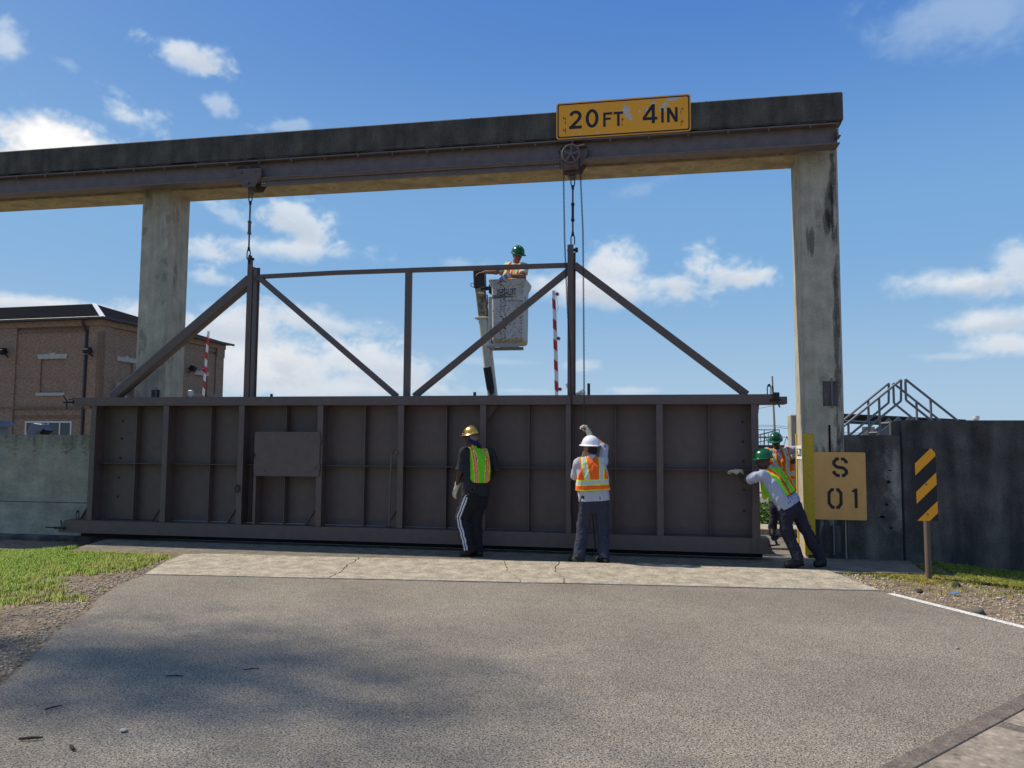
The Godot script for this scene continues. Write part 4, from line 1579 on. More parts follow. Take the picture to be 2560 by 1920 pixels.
	for i in 13:
		var a := TAU * i / 12.0
		rg.append(V(-6.845 + cos(a) * 0.035, 0.90 + sin(a) * 0.06, 0.02))
	g.path(rg, 0.010, 6)
	obj("ring", g, M.dark_steel, t)

	# truss
	g = G.new()
	g.box(V(-6.815, 3.62, -0.115), V(0.095, 2.36, 0.018), 0.003)
	g.box(V(-6.805, 3.57, -0.2), V(0.014, 2.27, 0.16))
	g.box(V(-6.775, 3.57, -0.29), V(0.10, 2.27, 0.018), 0.003)
	g.box(V(-6.755, 3.55, -0.2), V(0.012, 2.22, 0.15))
	obj("left_post", g, M.gate, t)
	g = G.new()
	g.box(V(-6.828, 4.80, -0.115), V(0.055, 0.14, 0.018), 0.003)
	g.box(V(-6.866, 4.83, -0.2), V(0.022, 0.16, 0.10), 0.005)
	g.tube(V(-6.91, 4.84, -0.2), V(-6.80, 4.84, -0.2), 0.026, 0.026, 8)
	obj("pin_plate", g, M.dark_steel, t)
	g = G.new()
	g.box(V(-1.280, 3.64, -0.115), V(0.095, 2.42, 0.018), 0.003)
	g.box(V(-1.262, 3.60, -0.2), V(0.030, 2.33, 0.16), 0.003)
	g.box(V(-1.262, 3.60, -0.29), V(0.095, 2.33, 0.018), 0.003)
	obj("right_post", g, M.gate, t)
	g = G.new()
	g.tube(V(-1.34, 4.78, -0.2), V(-1.18, 4.78, -0.2), 0.026, 0.026, 8)
	g.tube(V(-1.21, 4.78, -0.2), V(-1.17, 4.78, -0.2), 0.045, 0.045, 6)
	obj("pin", g, M.dark_steel, t)
	g = G.new()
	g.bar(V(-6.66, 4.525, -0.2), V(-5.3, 4.547, -0.2), 0.062, 0.10, 0.005)
	g.bar(V(-5.3, 4.547, -0.2), V(-3.95, 4.545, -0.2), 0.062, 0.10, 0.005)
	g.bar(V(-3.95, 4.545, -0.2), V(-1.32, 4.535, -0.2), 0.066, 0.10, 0.005)
	obj("truss_chord", g, M.gate, t)
	g = G.new()
	g.box(V(-3.99, 3.48, -0.2), V(0.10, 2.08, 0.10), 0.006)
	obj("middle_post", g, M.gate, t)
	g = G.new()
	g.bar(V(-6.82, 4.49, -0.2), V(-9.42, 2.44, -0.2), 0.19, 0.16, 0.03)
	obj("outer_brace", g, M.gate, t)
	g = G.new()
	g.bar(V(-6.70, 4.52, -0.2), V(-4.16, 2.44, -0.2), 0.088, 0.09, 0.006)
	obj("inner_brace", g, M.gate, t)
	g = G.new()
	g.bar(V(-1.30, 4.46, -0.2), V(-3.86, 2.44, -0.2), 0.095, 0.10, 0.006)
	obj("inner_brace", g, M.gate, t)
	g = G.new()
	g.bar(V(-1.22, 4.53, -0.2), V(1.40, 2.44, -0.2), 0.11, 0.11, 0.006)
	obj("outer_brace", g, M.gate, t)

	# draw latches at the four corners
	var sets: Array = [
		["latch", [[V(-10.27, 2.475, -0.02), V(-10.16, 2.36, 0.02), 0.013], [V(-10.165, 2.36, 0.02), V(-10.15, 2.225, 0.03), 0.013], [V(-10.24, 2.352, 0.0), V(-10.04, 2.357, 0.0), 0.018], [V(-10.16, 2.40, -0.02), V(-10.02, 2.425, -0.02), 0.010]], V(-10.04, 2.36, -0.05)],
		["latch", [[V(-10.46, 0.165, 0.02), V(-10.27, 0.170, 0.02), 0.012], [V(-10.16, 0.175, 0.05), V(-10.06, 0.150, 0.06), 0.013], [V(-10.30, 0.16, 0.0), V(-10.08, 0.17, 0.0), 0.02], [V(-10.20, 0.29, -0.02), V(-10.16, 0.18, -0.02), 0.012], [V(-10.09, 0.29, -0.02), V(-10.11, 0.18, -0.02), 0.012]], V(-10.14, 0.20, -0.05)],
		["latch", [[V(1.745, 2.56, 0.0), V(1.76, 2.36, 0.03), 0.012], [V(1.79, 2.37, 0.05), V(1.835, 2.235, 0.06), 0.012], [V(1.70, 2.34, 0.03), V(1.84, 2.345, 0.03), 0.016], [V(1.81, 2.37, 0.03), V(1.845, 2.34, 0.05), 0.014]], V(1.80, 2.425, -0.03)],
		["latch", [[V(1.64, 0.215, 0.08), V(1.80, 0.235, 0.06), 0.011], [V(1.73, 0.33, 0.02), V(1.76, 0.24, 0.05), 0.018], [V(1.70, 0.29, 0.02), V(1.79, 0.33, 0.02), 0.014]], V(1.74, 0.33, -0.05)]]
	for s: Array in sets:
		g = G.new()
		for q: Array in s[1]:
			g.tube(q[0], q[1], q[2], q[2], 8)
		g.box(s[2], V(0.09, 0.075, 0.08), 0.008)
		obj("latch", g, M.dark_steel, t)
	for q: Array in [V(1.715, 2.50, -0.12), V(1.715, 0.42, -0.12), V(-9.94, 0.37, -0.1)].map(func(p: Vector3) -> Array: return [p]):
		var p: Vector3 = q[0]
		g = G.new()
		g.path([p + V(-0.026, -0.09, 0), p + V(-0.026, 0.05, 0), p + V(-0.015, 0.07, 0), p + V(0.015, 0.07, 0), p + V(0.026, 0.05, 0), p + V(0.026, -0.09, 0)], 0.009, 6)
		g.box(p + V(0, 0.075, 0), V(0.04, 0.04, 0.03), 0.006)
		obj("keeper", g, M.dark_steel, t)

	# the endless hand chain: off the chain wheel, down past the post, slack at the foot, up to the worker's hand
	t = thing("hand_chain", "endless loop of hand chain hanging from the spoked chain wheel", "chain", V(-1.2, 0.05, 0.1))
	g = G.new()
	chain(g, [V(-1.385, 6.25, 0.07), V(-1.372, 5.95, 0.07), V(-1.355, 4.9, 0.06), V(-1.315, 3.9, 0.055), V(-1.262, 3.0, 0.05), V(-1.245, 2.2, 0.045), V(-1.243, 1.2, 0.045), V(-1.25, 0.62, 0.06), V(-1.18, 0.42, 0.16), V(-1.08, 0.16, 0.32), V(-0.98, 0.06, 0.40), V(-0.90, 0.045, 0.40), V(-0.86, 0.16, 0.34), V(-0.9, 0.6, 0.3), V(-0.97, 1.2, 0.32), V(-1.0, 1.9, 0.44), V(-1.018, 2.3, 0.40), V(-1.045, 4.0, 0.2), V(-1.062, 5.0, 0.10), V(-1.105, 5.95, 0.07), V(-1.125, 6.25, 0.07)], 0.034)
	obj("links", g, M.dark_steel, t).set_meta("kind", "stuff")

# ---------------------------------------------------------------- walls and signs along the gate
func build_walls() -> void:
	var t := thing("floodwall", "pale stained concrete floodwall on the left with black mould along its top", "wall", V(-20, 0, -0.7))
	var g := G.new()
	g.uvquad(V(-17.2, -0.4, -0.5), V(-9.24, -0.4, -0.5), V(-9.24, 1.785, -0.5), V(-17.2, 1.785, -0.5), Vector3(0, 0, 1))
	g.uvquad(V(-9.24, -0.4, -0.9), V(-9.24, -0.4, -0.5), V(-9.24, 1.785, -0.5), V(-9.24, 1.785, -0.9), Vector3(1, 0, 0), 0.0, 0.06)
	g.uvquad(V(-17.2, 1.785, -0.5), V(-9.24, 1.785, -0.5), V(-9.24, 1.785, -0.9), V(-17.2, 1.785, -0.9), Vector3(0, 1, 0), 0.0, 1.0, 0.0, 0.05)
	g.uvquad(V(-17.2, -0.4, -0.9), V(-9.24, -0.4, -0.9), V(-9.24, 1.785, -0.9), V(-17.2, 1.785, -0.9), Vector3(0, 0, -1))
	g.uvquad(V(-17.2, -0.4, -0.9), V(-17.2, -0.4, -0.5), V(-17.2, 1.785, -0.5), V(-17.2, 1.785, -0.9), Vector3(-1, 0, 0), 0.0, 0.06)
	obj("wall_face", g, M.left_wall, t)
	g = G.new()
	g.box(V(-13.3, 0.555, -0.4995), V(7.9, 0.012, 0.006))
	obj("form_joint", g, M.dark_wall, t)
	g = G.new()
	g.box(V(-13.2, -0.13, -0.43), V(7.6, 0.2, 0.18), 0.03)
	obj("footing", g, M.dark_wall, t)

	t = thing("floodwall", "low dark stained concrete wall behind the ochre S 01 board", "wall", V(3.25, 0, -0.75))
	g = G.new()
	g.box(V(3.249, 0.72, -0.756), V(0.782, 2.24, 0.51), 0.015)
	obj("wall_face", g, M.dark_wall, t)
	g = G.new()
	g.uvquad(V(2.865, -0.05, -0.497), V(3.632, -0.05, -0.497), V(3.632, 1.825, -0.497), V(2.865, 1.825, -0.497), Vector3(0, 0, 1))
	obj("stained_face", g, M.low_wall, t)
	var rng := RandomNumberGenerator.new()
	rng.seed = 21
	var sp := [[3.48, 1.31, 0.018], [3.46, 1.14, 0.035], [3.42, 0.80, 0.030], [3.36, 0.62, 0.035], [3.47, 0.46, 0.02]]
	for q: Array in sp:
		g = G.new()
		var poly := PackedVector2Array()
		for i in 9:
			var a := TAU * i / 9.0
			poly.append(Vector2(q[0], q[1]) + Vector2(cos(a) * 1.2, sin(a) * 0.8) * q[2] * rng.randf_range(0.6, 1.1))
		g.prism(poly, Transform3D(Basis(), V(0, 0, -0.500)), 0.006)
		obj("spall", g, M.hole, t)
	t = thing("floodwall", "high dark streaked concrete floodwall on the right behind the striped marker", "wall", V(12, 0, -0.75))
	g = G.new()
	g.box(V(11.68, 0.75, -0.80), V(16.05, 2.63, 0.60), 0.015)
	obj("wall_face", g, M.dark_wall, t)
	g = G.new()
	g.box(V(3.645, 0.95, -0.502), V(0.018, 1.9, 0.012))
	obj("expansion_joint", g, M.rubber, t)

	# ochre board
	t = thing("station_board", "ochre painted metal board stencilled S 01 on pillar and low wall", "sign", V(2.77, 0.56, -0.48))
	g = G.new()
	g.prism(rounded(2.392, 0.562, 3.138, 1.578, 0.02), Transform3D(Basis(), V(0, 0, -0.492)), 0.008)
	obj("plate", g, M.ochre, t)
	var T := Transform3D(Basis(), V(0, 0, -0.4835))
	g = G.new()
	# S: two bent strokes with a stencil bridge at top and bottom
	var w := 0.046
	stroke(g, [Vector2(2.762, 1.476), Vector2(2.725, 1.476), Vector2(2.687, 1.43), Vector2(2.687, 1.395), Vector2(2.725, 1.356), Vector2(2.825, 1.338), Vector2(2.863, 1.30), Vector2(2.863, 1.263), Vector2(2.825, 1.226), Vector2(2.795, 1.226)], w, T, 0.002)
	stroke(g, [Vector2(2.788, 1.476), Vector2(2.825, 1.476), Vector2(2.863, 1.436), Vector2(2.863, 1.41)], w, T, 0.002)
	stroke(g, [Vector2(2.687, 1.295), Vector2(2.687, 1.266), Vector2(2.730, 1.226), Vector2(2.768, 1.226)], w, T, 0.002)
	obj("lettering", g, M.sign_black, t)
	g = G.new()
	stroke(g, [Vector2(2.678, 1.012), Vector2(2.646, 1.012), Vector2(2.606, 0.965), Vector2(2.606, 0.805), Vector2(2.65, 0.748), Vector2(2.685, 0.748)], w, T, 0.002)
	stroke(g, [Vector2(2.712, 1.012), Vector2(2.738, 1.012), Vector2(2.776, 0.965), Vector2(2.776, 0.805), Vector2(2.738, 0.748), Vector2(2.705, 0.748)], w, T, 0.002)
	obj("lettering", g, M.sign_black, t)
	g = G.new()
	stroke(g, [Vector2(2.938, 0.985), Vector2(2.955, 0.998), Vector2(2.990, 1.022)], 0.03, T, 0.002)
	stroke(g, [Vector2(2.990, 1.036), Vector2(2.990, 0.742)], 0.044, T, 0.0024)
	obj("lettering", g, M.sign_black, t)

	# yellow corner guard on the pillar
	t = thing("corner_guard", "yellow steel corner guard on the right pillar beside the gate opening", "corner guard", V(2.28, 0, -0.5))
	g = G.new()
	g.box(V(2.322, 0.945, -0.488), V(0.155, 1.83, 0.02), 0.004)
	obj("front_leaf", g, M.guard, t)
	g = G.new()
	g.box(V(2.251, 0.945, -0.527), V(0.014, 1.83, 0.06), 0.003)
	obj("side_leaf", g, M.guard, t)
	g = G.new()
	g.box(V(2.251, 0.945, -1.065), V(0.014, 1.83, 0.075), 0.003)
	obj("rear_leaf", g, M.guard, t)
	t = thing("number_plate", "small white number plate on the sunlit side of the right pillar", "plate", V(2.25, 1.46, -0.8))
	g = G.new()
	g.box(V(2.252, 1.565, -0.81), V(0.008, 0.215, 0.44), 0.002)
	obj("plate", g, M.white_plate, t)
	words("lettering", "6.20", M.sign_black, t, Transform3D(Basis(Vector3.UP, -PI / 2), V(2.2465, 1.565, -0.81)), 0.12, true, 1.2, 0.003)

	# striped object marker
	t = thing("object_marker", "black and yellow diagonal striped marker on a brown post", "sign", V(3.40, ground_y(3.4, 1.26), 1.26))
	g = G.new()
	g.tube(V(3.412, -0.25, 1.245), V(3.412, 1.45, 1.245), 0.037, 0.037, 14)
	obj("post", g, M.rust_post, t)
	var L := -0.128
	var Rr := 0.128
	var mk := Transform3D(Basis(Vector3.UP, 0.12) * Basis(Vector3(0, 0, 1), 0.012), V(3.413, 0.738, 1.285))
	var plate := P2([L, 0, Rr, 0, Rr, 0.855, Rr - 0.045, 0.91, L + 0.045, 0.91, L, 0.855])
	g = G.new()
	g.prism(plate, mk * Transform3D(Basis(), V(0, 0, 0)), 0.004)
	obj("plate", g, M.sign_black, t)
	for k: float in [0.574, 0.214, -0.146]:
		var band := P2([L - 0.1, k - 0.095, Rr + 0.1, k + 0.339, Rr + 0.1, k + 0.489, L - 0.1, k + 0.055])
		for piece in Geometry2D.intersect_polygons(band, plate):
			g = G.new()
			g.prism(piece, mk * Transform3D(Basis(), V(0, 0, 0.004)), 0.001)
			obj("stripe", g, M.yellow, t)
	for y in [0.08, 0.46, 0.86]:
		g = G.new()
		g.tube(mk * V(0.0, y, 0.003), mk * V(0.0, y, 0.014), 0.011, 0.009, 6)
		obj("bolt", g, M.rust, t)

# ---------------------------------------------------------------- what stands beyond
func build_beyond() -> void:
	var g: G
	# brick building, in its own axes: x along its front, corner at the origin
	var t := thing("brick_building", "brown brick building with dark hipped roof behind the left floodwall", "building", V(-38.36, 0, -36.0), "", true)
	t.rotation.y = -0.05
	var W := 34.0
	var D := 14.5
	var part := func(called: String, m: Material, boxes: Array, parent: Node = null) -> MeshInstance3D:
		var q := G.new()
		for b: Array in boxes:
			q.box(V((b[0] + b[1]) * 0.5, (b[2] + b[3]) * 0.5, (b[4] + b[5]) * 0.5), V(b[1] - b[0], b[3] - b[2], b[5] - b[4]), b[6] if b.size() > 6 else 0.0)
		return obj(called, q, m, parent if parent else t)
	part.call("wall", M.brick, [[-W, -0.12, -0.2, 10.15, -D + 0.12, -0.12]])
	# facing round the blind window openings, pilasters, frieze and string courses
	part.call("front_facing", M.brick, [[-W, -8.6, 0, 9.6, -0.12, 0.0], [-7.1, -5.0, 3.45, 9.6, -0.12, 0], [-5.0, -2.95, 7.5, 9.6, -0.12, 0], [-5.0, -2.95, 3.45, 5.02, -0.12, 0], [-2.95, -0.9, 3.45, 9.6, -0.12, 0], [-7.1, -6.05, 0, 3.45, -0.12, 0], [-2.1, -0.9, 0, 3.45, -0.12, 0], [-6.05, -2.1, 2.98, 3.45, -0.12, 0], [-6.05, -2.1, -0.2, 0.6, -0.12, 0]])
	part.call("pilaster", M.brick, [[-8.6, -7.1, 0, 9.75, -0.12, 0.12]])
	part.call("corner_pilaster", M.brick, [[-0.9, 0.12, 0, 9.75, -1.0, 0.12]])
	part.call("quoin_strip", M.brick_dark, [[-0.16, 0.14, 0.0, 9.3, -0.3, 0.14]])
	part.call("frieze", M.brick, [[-W, 0.22, 9.75, 10.2, -D - 0.1, 0.22]])
	part.call("string_course", M.brick_dark, [[-7.08, -0.92, 3.16, 3.42, 0.0, 0.035]])
	part.call("string_course", M.brick_dark, [[-W, 0.13, 3.85, 4.02, -0.1, 0.135], [-7.1, -0.9, 9.35, 9.55, -0.05, 0.05]])
	part.call("side_facing", M.brick, [[-0.12, 0.0, 0, 9.75, -1.9, -1.0], [-0.12, 0.0, 0, 9.75, -10.7, -3.3], [-0.12, 0, 7.5, 9.75, -3.3, -1.9], [-0.12, 0, 0, 5.0, -3.3, -1.9], [-0.12, 0, 7.3, 9.75, -12.4, -10.7], [-0.12, 0, 0, 5.0, -12.4, -10.7], [-0.12, 0, 0, 9.2, -13.4, -12.4]])
	part.call("side_pilaster", M.brick, [[-0.12, 0.12, 0, 9.75, -D, -13.4], [-0.12, 0.20, 9.0, 9.76, -D, -13.4]])
	part.call("side_pilaster", M.brick, [[-0.12, 0.02, 9.4, 9.74, -13.4, -1.0]])
	# keystone lintels and sills in limestone
	for q: Array in [[Transform3D(Basis(), V(-4.0, 7.46, 0.0)), 1.2], [Transform3D(Basis(Vector3.UP, PI / 2), V(0.0, 7.42, -2.6)), 0.95], [Transform3D(Basis(Vector3.UP, PI / 2), V(0.0, 7.20, -11.55)), 0.95]]:
		var X: Transform3D = q[0]
		var hw: float = q[1]
		var lt: MeshInstance3D = null
		for k in 5:
			g = G.new()
			var a := -hw + k * hw * 0.4 + 0.01
			var b := -hw + (k + 1) * hw * 0.4 - 0.01
			var up := 0.33 if k != 2 else 0.42
			g.prism(P2([a, 0, b, 0, b * 1.09, up, a * 1.09, up]), X, 0.05)
			if lt == null:
				lt = obj("lintel", g, M.limestone, t)
			else:
				obj("lintel_stone", g, M.limestone, lt)
		g = G.new()
		g.box(X * V(0, -2.55, 0.02), X.basis * V(hw * 2.05, 0.22, 0.16), 0.01)
		obj("sill", g, M.limestone, t)
	var win: MeshInstance3D = part.call("window", M.white_trim, [[-6.05, -2.1, 2.88, 2.98, -0.06, 0.03], [-6.05, -5.95, 0.7, 2.88, -0.06, 0.03], [-2.2, -2.1, 0.7, 2.88, -0.06, 0.03], [-4.13, -4.03, 0.7, 2.88, -0.06, 0.02], [-3.14, -3.05, 0.7, 2.88, -0.06, 0.02], [-6.05, -2.1, 0.6, 0.7, -0.06, 0.03]])
	for q: Array in [[-5.95, -4.13], [-4.03, -3.14], [-3.05, -2.2]]:
		part.call("pane", M.glass, [[q[0], q[1], 0.7, 2.88, -0.04, -0.03]], win)
	part.call("room", M.room, [[-6.0, -2.1, 0.6, 3.0, -0.119, -0.115]])
	# roof
	g = G.new()
	var e := 0.5
	var y0 := 10.28
	var y1 := 12.85
	var hd := D * 0.5
	var c0 := V(e, y0, e)
	var c1 := V(e, y0, -D - e)
	var c2 := V(-W, y0, e)
	var c3 := V(-W, y0, -D - e)
	var r0 := V(-hd, y1, -hd)
	var r1 := V(-W, y1, -hd)
	g.quad(c2, c0, r0, r1, V(0, 1, 0.16).normalized())
	g.tri(c0, c1, r0, V(0.16, 1, 0).normalized())
	g.quad(c1, c3, r1, r0, V(0, 1, -0.16).normalized())
	g.quad(c0, c1, c3, c2, Vector3.DOWN)
	var rf := obj("roof", g, M.roof, t)
	g = G.new()
	g.bar(c0 + V(-0.05, 0.03, -0.05), r0 + V(0, 0.03, 0), 0.34, 0.03, 0.0, Vector3.UP)
	obj("hip_flashing", g, M.flashing, rf)
	for k in 40:
		g = G.new()
		g.box(V(-0.4 - k * 0.46, y0 + 0.12, e - 0.55), V(0.24, 0.06, 0.03))
		obj("snow_guard", g, M.flashing, rf)
	part.call("gutter", M.gutter, [[-W, e + 0.12, 10.14, 10.32, e - 0.02, e + 0.14, 0.02]])
	part.call("gutter", M.gutter, [[e - 0.02, e + 0.14, 10.14, 10.32, -D - e - 0.3, e - 0.03, 0.02]])
	part.call("soffit_board", M.gutter, [[-W, e - 0.03, 10.16, 10.2, -D - e, e - 0.03]])
	g = G.new()
	g.path([V(-1.22, 10.15, 0.45), V(-1.2, 9.85, 0.42), V(-1.12, 9.3, 0.12), V(-1.12, 0.0, 0.12)], 0.09, 8)
	obj("downspout", g, M.gutter, t)
	# floodlights on the walls
	for q: Array in [[Transform3D(Basis(), V(-7.8, 8.0, 0.12)), 0], [Transform3D(Basis(), V(-0.55, 7.9, 0.12)), 1], [Transform3D(Basis(Vector3.UP, PI / 2), V(0.0, 7.6, -9.75)), 2]]:
		var X: Transform3D = q[0]
		g = G.new()
		g.box(X * V(0, 0, 0.45), V(0.5, 0.42, 0.45), 0.05, X.basis * Basis(Vector3(1, 0, 0), 0.5))
		g.bar(X * V(0.05, -0.35, 0.0), X * V(0.0, -0.1, 0.4), 0.06, 0.06)
		var f := obj("floodlight", g, M.black, t)
		g = G.new()
		g.box(X * V(0, -0.16, 0.62), V(0.42, 0.04, 0.36), 0.0, X.basis * Basis(Vector3(1, 0, 0), 0.9))
		obj("lens", g, M.glass, f)

	# vents behind the left wall
	t = thing("gooseneck_vent", "grey sheet-metal gooseneck vent hood in front of the brick building's window", "vent", V(-19.7, 0, -10))
	g = G.new()
	g.box(V(-19.83, 0.9, -10), V(0.34, 1.95, 0.34), 0.01)
	g.bar(V(-19.87, 1.80, -10), V(-19.66, 2.17, -10), 0.32, 0.33, 0.01)
	g.bar(V(-19.78, 2.10, -10), V(-19.45, 2.06, -10), 0.24, 0.325, 0.01)
	g.bar(V(-19.56, 2.12, -10), V(-19.38, 1.92, -10), 0.22, 0.32, 0.01)
	obj("duct", g, M.vent, t)
	g = G.new()
	g.bar(V(-19.43, 1.985, -10), V(-19.37, 1.91, -10), 0.20, 0.33, 0.0)
	obj("screen", g, M.hole, t)
	t = thing("roof_vent", "blue-grey capped vent box at the left picture edge above the floodwall", "vent", V(-21.2, 0, -10))
	g = G.new()
	g.box(V(-21.25, 1.0, -10), V(0.42, 2.2, 0.42), 0.01)
	obj("duct", g, M.vent, t)
	g = G.new()
	g.loft([ring_at(2.08, -21.22, -10, 0.30, 0.30, 0.03), ring_at(2.20, -21.22, -10, 0.34, 0.34, 0.03), ring_at(2.30, -21.22, -10, 0.24, 0.24, 0.03)])
	obj("cap", g, M.vent, t)

	# crossing gate arms, raised
	for q: Array in [[V(-24.78, 0.2, -27.0), V(-24.40, 7.78, -27.0), "raised red and white crossing arm in front of the brick building", -1.0, [[0.40, -1.0], [2.18, -1.0], [4.05, -1.0]]], [V(-3.62, 0.2, -18.0), V(-3.845, 7.70, -18.0), "raised red and white crossing arm beside the right truss post", 1.0, [[0.15, 1.0], [1.92, 1.0], [3.92, 1.0]]]]:
		var a: Vector3 = q[0]
		var b: Vector3 = q[1]
		t = thing("crossing_arm", q[2], "crossing gate", a, "raised crossing arms beyond the floodgate")
		var dir := (b - a).normalized()
		var side := dir.cross(V(0, 0, 1)).normalized()
		var L := a.distance_to(b)
		g = G.new()
		g.bar(a, b, 0.13, 0.05, 0.006)
		obj("arm", g, M.arm_white, t)
		var k := 0
		while k * 0.81 + 0.3 < L - 0.4:
			var c := b - dir * (0.35 + k * 0.81)
			var B := Basis(side, dir, side.cross(dir))
			var T := Transform3D(B, c + V(0, 0, 0.0))
			g = G.new()
			g.prism(P2([-0.067, 0.05, 0.067, -0.07, 0.067, -0.47, -0.067, -0.35]), T * Transform3D(Basis(), V(0, 0, -0.028)), 0.056)
			obj("stripe", g, M.red, t)
			k += 1
		for m: Array in q[4]:
			var c: Vector3 = b - dir * m[0]
			var sd: Vector3 = V(m[1], 0, 0)
			g = G.new()
			g.tube(c + sd * 0.07, c + sd * 0.13, 0.03, 0.03, 8)
			g.tube(c + sd * 0.14 + V(0, 0, -0.06), c + sd * 0.14 + V(0, 0, 0.08), 0.075, 0.06, 12)
			obj("lamp", g, M.red_lens, t)
		g = G.new()
		g.path([b - dir * 0.2 + V(q[3] * 0.10, 0, 0), b - dir * 0.7 + V(q[3] * 0.16, 0, 0), b - dir * 0.9 + V(q[3] * 0.07, 0, 0), b - dir * 1.9 + V(q[3] * 0.08, 0, 0), b - dir * 4.0 + V(q[3] * 0.08, 0, 0)], 0.008, 5)
		obj("cable", g, M.black, t)
		g = G.new()
		g.box(a + V(0, 0.5, 0.1), V(0.4, 0.6, 0.3), 0.02)
		g.tube(V(a.x, 0, a.z + 0.1), V(a.x, 0.4, a.z + 0.1), 0.1, 0.1, 10)
		obj("drive_box", g, M.galv, t)
	t = thing("signal_box", "small grey cap of a signal mast left of the near crossing arm", "signal", V(-25.6, 0, -27))
	g = G.new()
	g.tube(V(-25.35, 0, -27), V(-25.35, 4.2, -27), 0.06, 0.06, 8)
	g.box(V(-25.35, 4.32, -27), V(0.22, 0.30, 0.22), 0.02)
	obj("mast", g, M.galv, t)
	# crossbuck
	t = thing("crossbuck", "white railroad crossbuck sign half hidden behind the right truss post", "sign", V(-3.15, 0, -18.2))
	g = G.new()
	g.tube(V(-3.15, 0, -18.27), V(-3.15, 4.0, -18.27), 0.05, 0.05, 8)
	obj("post", g, M.galv, t)
	for s: Array in [[-1.0, "RAIL    ROAD", -18.19], [1.0, "CROSSING", -18.16]]:
		var sgn: float = s[0]
		var dirx := V(0.42, -0.91, 0).normalized() if sgn < 0 else V(0.80, 0.42, 0).normalized()
		var upx := V(-dirx.y, dirx.x, 0)
		var B := Basis(dirx, upx, Vector3(0, 0, 1))
		g = G.new()
		g.box(V(-3.05, 3.48, s[2]), V(1.22 if sgn < 0 else 0.95, 0.23, 0.012), 0.002, B)
		obj("blade", g, M.white_plate, t)
		words("lettering", s[1], M.sign_black, t, Transform3D(B, V(-3.05, 3.48, (s[2] as float) + 0.009)), 0.13, true, 1.0 if sgn < 0 else 0.85)

	# right: stile with handrails over the high wall, a steel platform behind it
	t = thing("wall_stile", "grey tube-railed stair climbing over the high right wall", "stair", V(6.2, 0, -9.4))
	var rails: Array = [
		[V(4.4, 1.83, -9.0), V(6.19, 3.34, -9.0), V(6.17, 2.80, -9.0), V(4.4, 1.30, -9.0)], [V(4.4, 1.83, -9.9), V(6.15, 3.32, -9.9), V(6.13, 2.80, -9.9), V(4.4, 1.30, -9.9)],
		[V(8.2, 1.66, -9.0), V(6.29, 3.35, -9.0), V(6.29, 2.82, -9.0), V(8.2, 1.13, -9.0)], [V(8.1, 1.68, -9.9), V(6.26, 3.32, -9.9), V(6.26, 2.79, -9.9), V(8.1, 1.15, -9.9)]]
	for r: Array in rails:
		g = G.new()
		g.path(r, 0.030, 8)
		obj("handrail", g, M.rail_grey, t)
		for f: float in [0.30, 0.72]:
			g = G.new()
			var p: Vector3 = (r[1] as Vector3).lerp(r[0], f)
			g.tube(p, V(p.x, p.y - 1.05, p.z), 0.030, 0.030, 8)
			obj("baluster", g, M.rail_grey, t)
	for s in [-1.0, 1.0]:
		g = G.new()
		for z in [-9.05, -9.85]:
			g.bar(V(6.235 + s * 0.05, 2.32, z), V(6.235 + s * 2.6, 0.1, z), 0.22, 0.03)
		obj("stringer", g, M.rail_grey, t)
		for k in 8:
			g = G.new()
			g.box(V(6.235 + s * (0.22 + 0.29 * k), 2.26 - 0.25 * k, -9.45), V(0.26, 0.03, 0.76), 0.004)
			obj("tread", g, M.galv, t)
	t = thing("steel_walkway", "dark weathered steel walkway beam crossing behind the stair", "walkway", V(8, 0, -14))
	g = G.new()
	g.bar(V(4.6, 2.71, -14), V(9.4, 2.46, -14), 0.03, 0.5, 0.0)
	g.bar(V(4.6, 2.60, -14), V(9.4, 2.36, -14), 0.16, 0.02, 0.0)
	g.bar(V(4.6, 2.46, -14), V(9.4, 2.24, -14), 0.08, 0.4, 0.0)
	obj("beam", g, M.weathered, t)
	g = G.new()
	g.box(V(6.66, 1.1, -14), V(0.30, 2.3, 0.35), 0.01)
	obj("pier", g, M.apron, t)
	t = thing("tank_vent", "small white capped pipe on the high right wall's skyline", "pipe", V(15.8, 0, -30))
	g = G.new()
	g.tube(V(15.81, 0, -30), V(15.81, 3.02, -30), 0.12, 0.12, 12)
	g.tube(V(15.81, 3.0, -30), V(15.81, 3.14, -30), 0.17, 0.15, 12)
	obj("pipe", g, M.arm_white, t)

	# seen through the gap: utility pole, wires, railed platform, far steelwork, post and bushes
	t = thing("utility_pole", "slender utility pole far off beyond the right end of the gate", "pole", V(14.1, 0, -84))
	g = G.new()
	g.tube(V(14.25, 0, -84), V(14.01, 9.75, -84), 0.16, 0.10, 10)
	obj("shaft", g, M.pole, t)
	for y: float in [6.2, 3.9, 3.7]:
		g = G.new()
		var w: Array = []
		var far := -32.0 if y > 5.0 else 26.0
		for i in 17:
			var u := i / 16.0
			w.append(V(14.08 + far * u, y - 4.0 * 0.9 * u * (1.0 - u) - (2.2 * u if y > 5.0 else 0.0), -84.0 - 6.0 * u))
		if y < 5.0:
			w.push_front(V(-18.0, y - 0.1, -90.0))
		g.path(w, 0.022, 4)
		obj("wire", g, M.black, t)
	t = thing("railed_platform", "grey railed platform and stair beyond the man in the orange vest", "platform", V(3.4, 0, -16))
	g = G.new()
	for y in [2.18, 1.905]:
		g.bar(V(1.2, y, -16), V(4.29, y, -16), 0.03, 0.03)
	obj("top_rail", g, M.rail_dark, t)
	for i in 7:
		g = G.new()
		g.bar(V(4.28 - i * 0.5, 1.58, -16), V(4.28 - i * 0.5, 2.18, -16), 0.025, 0.025)
		obj("baluster", g, M.rail_dark, t)
	g = G.new()
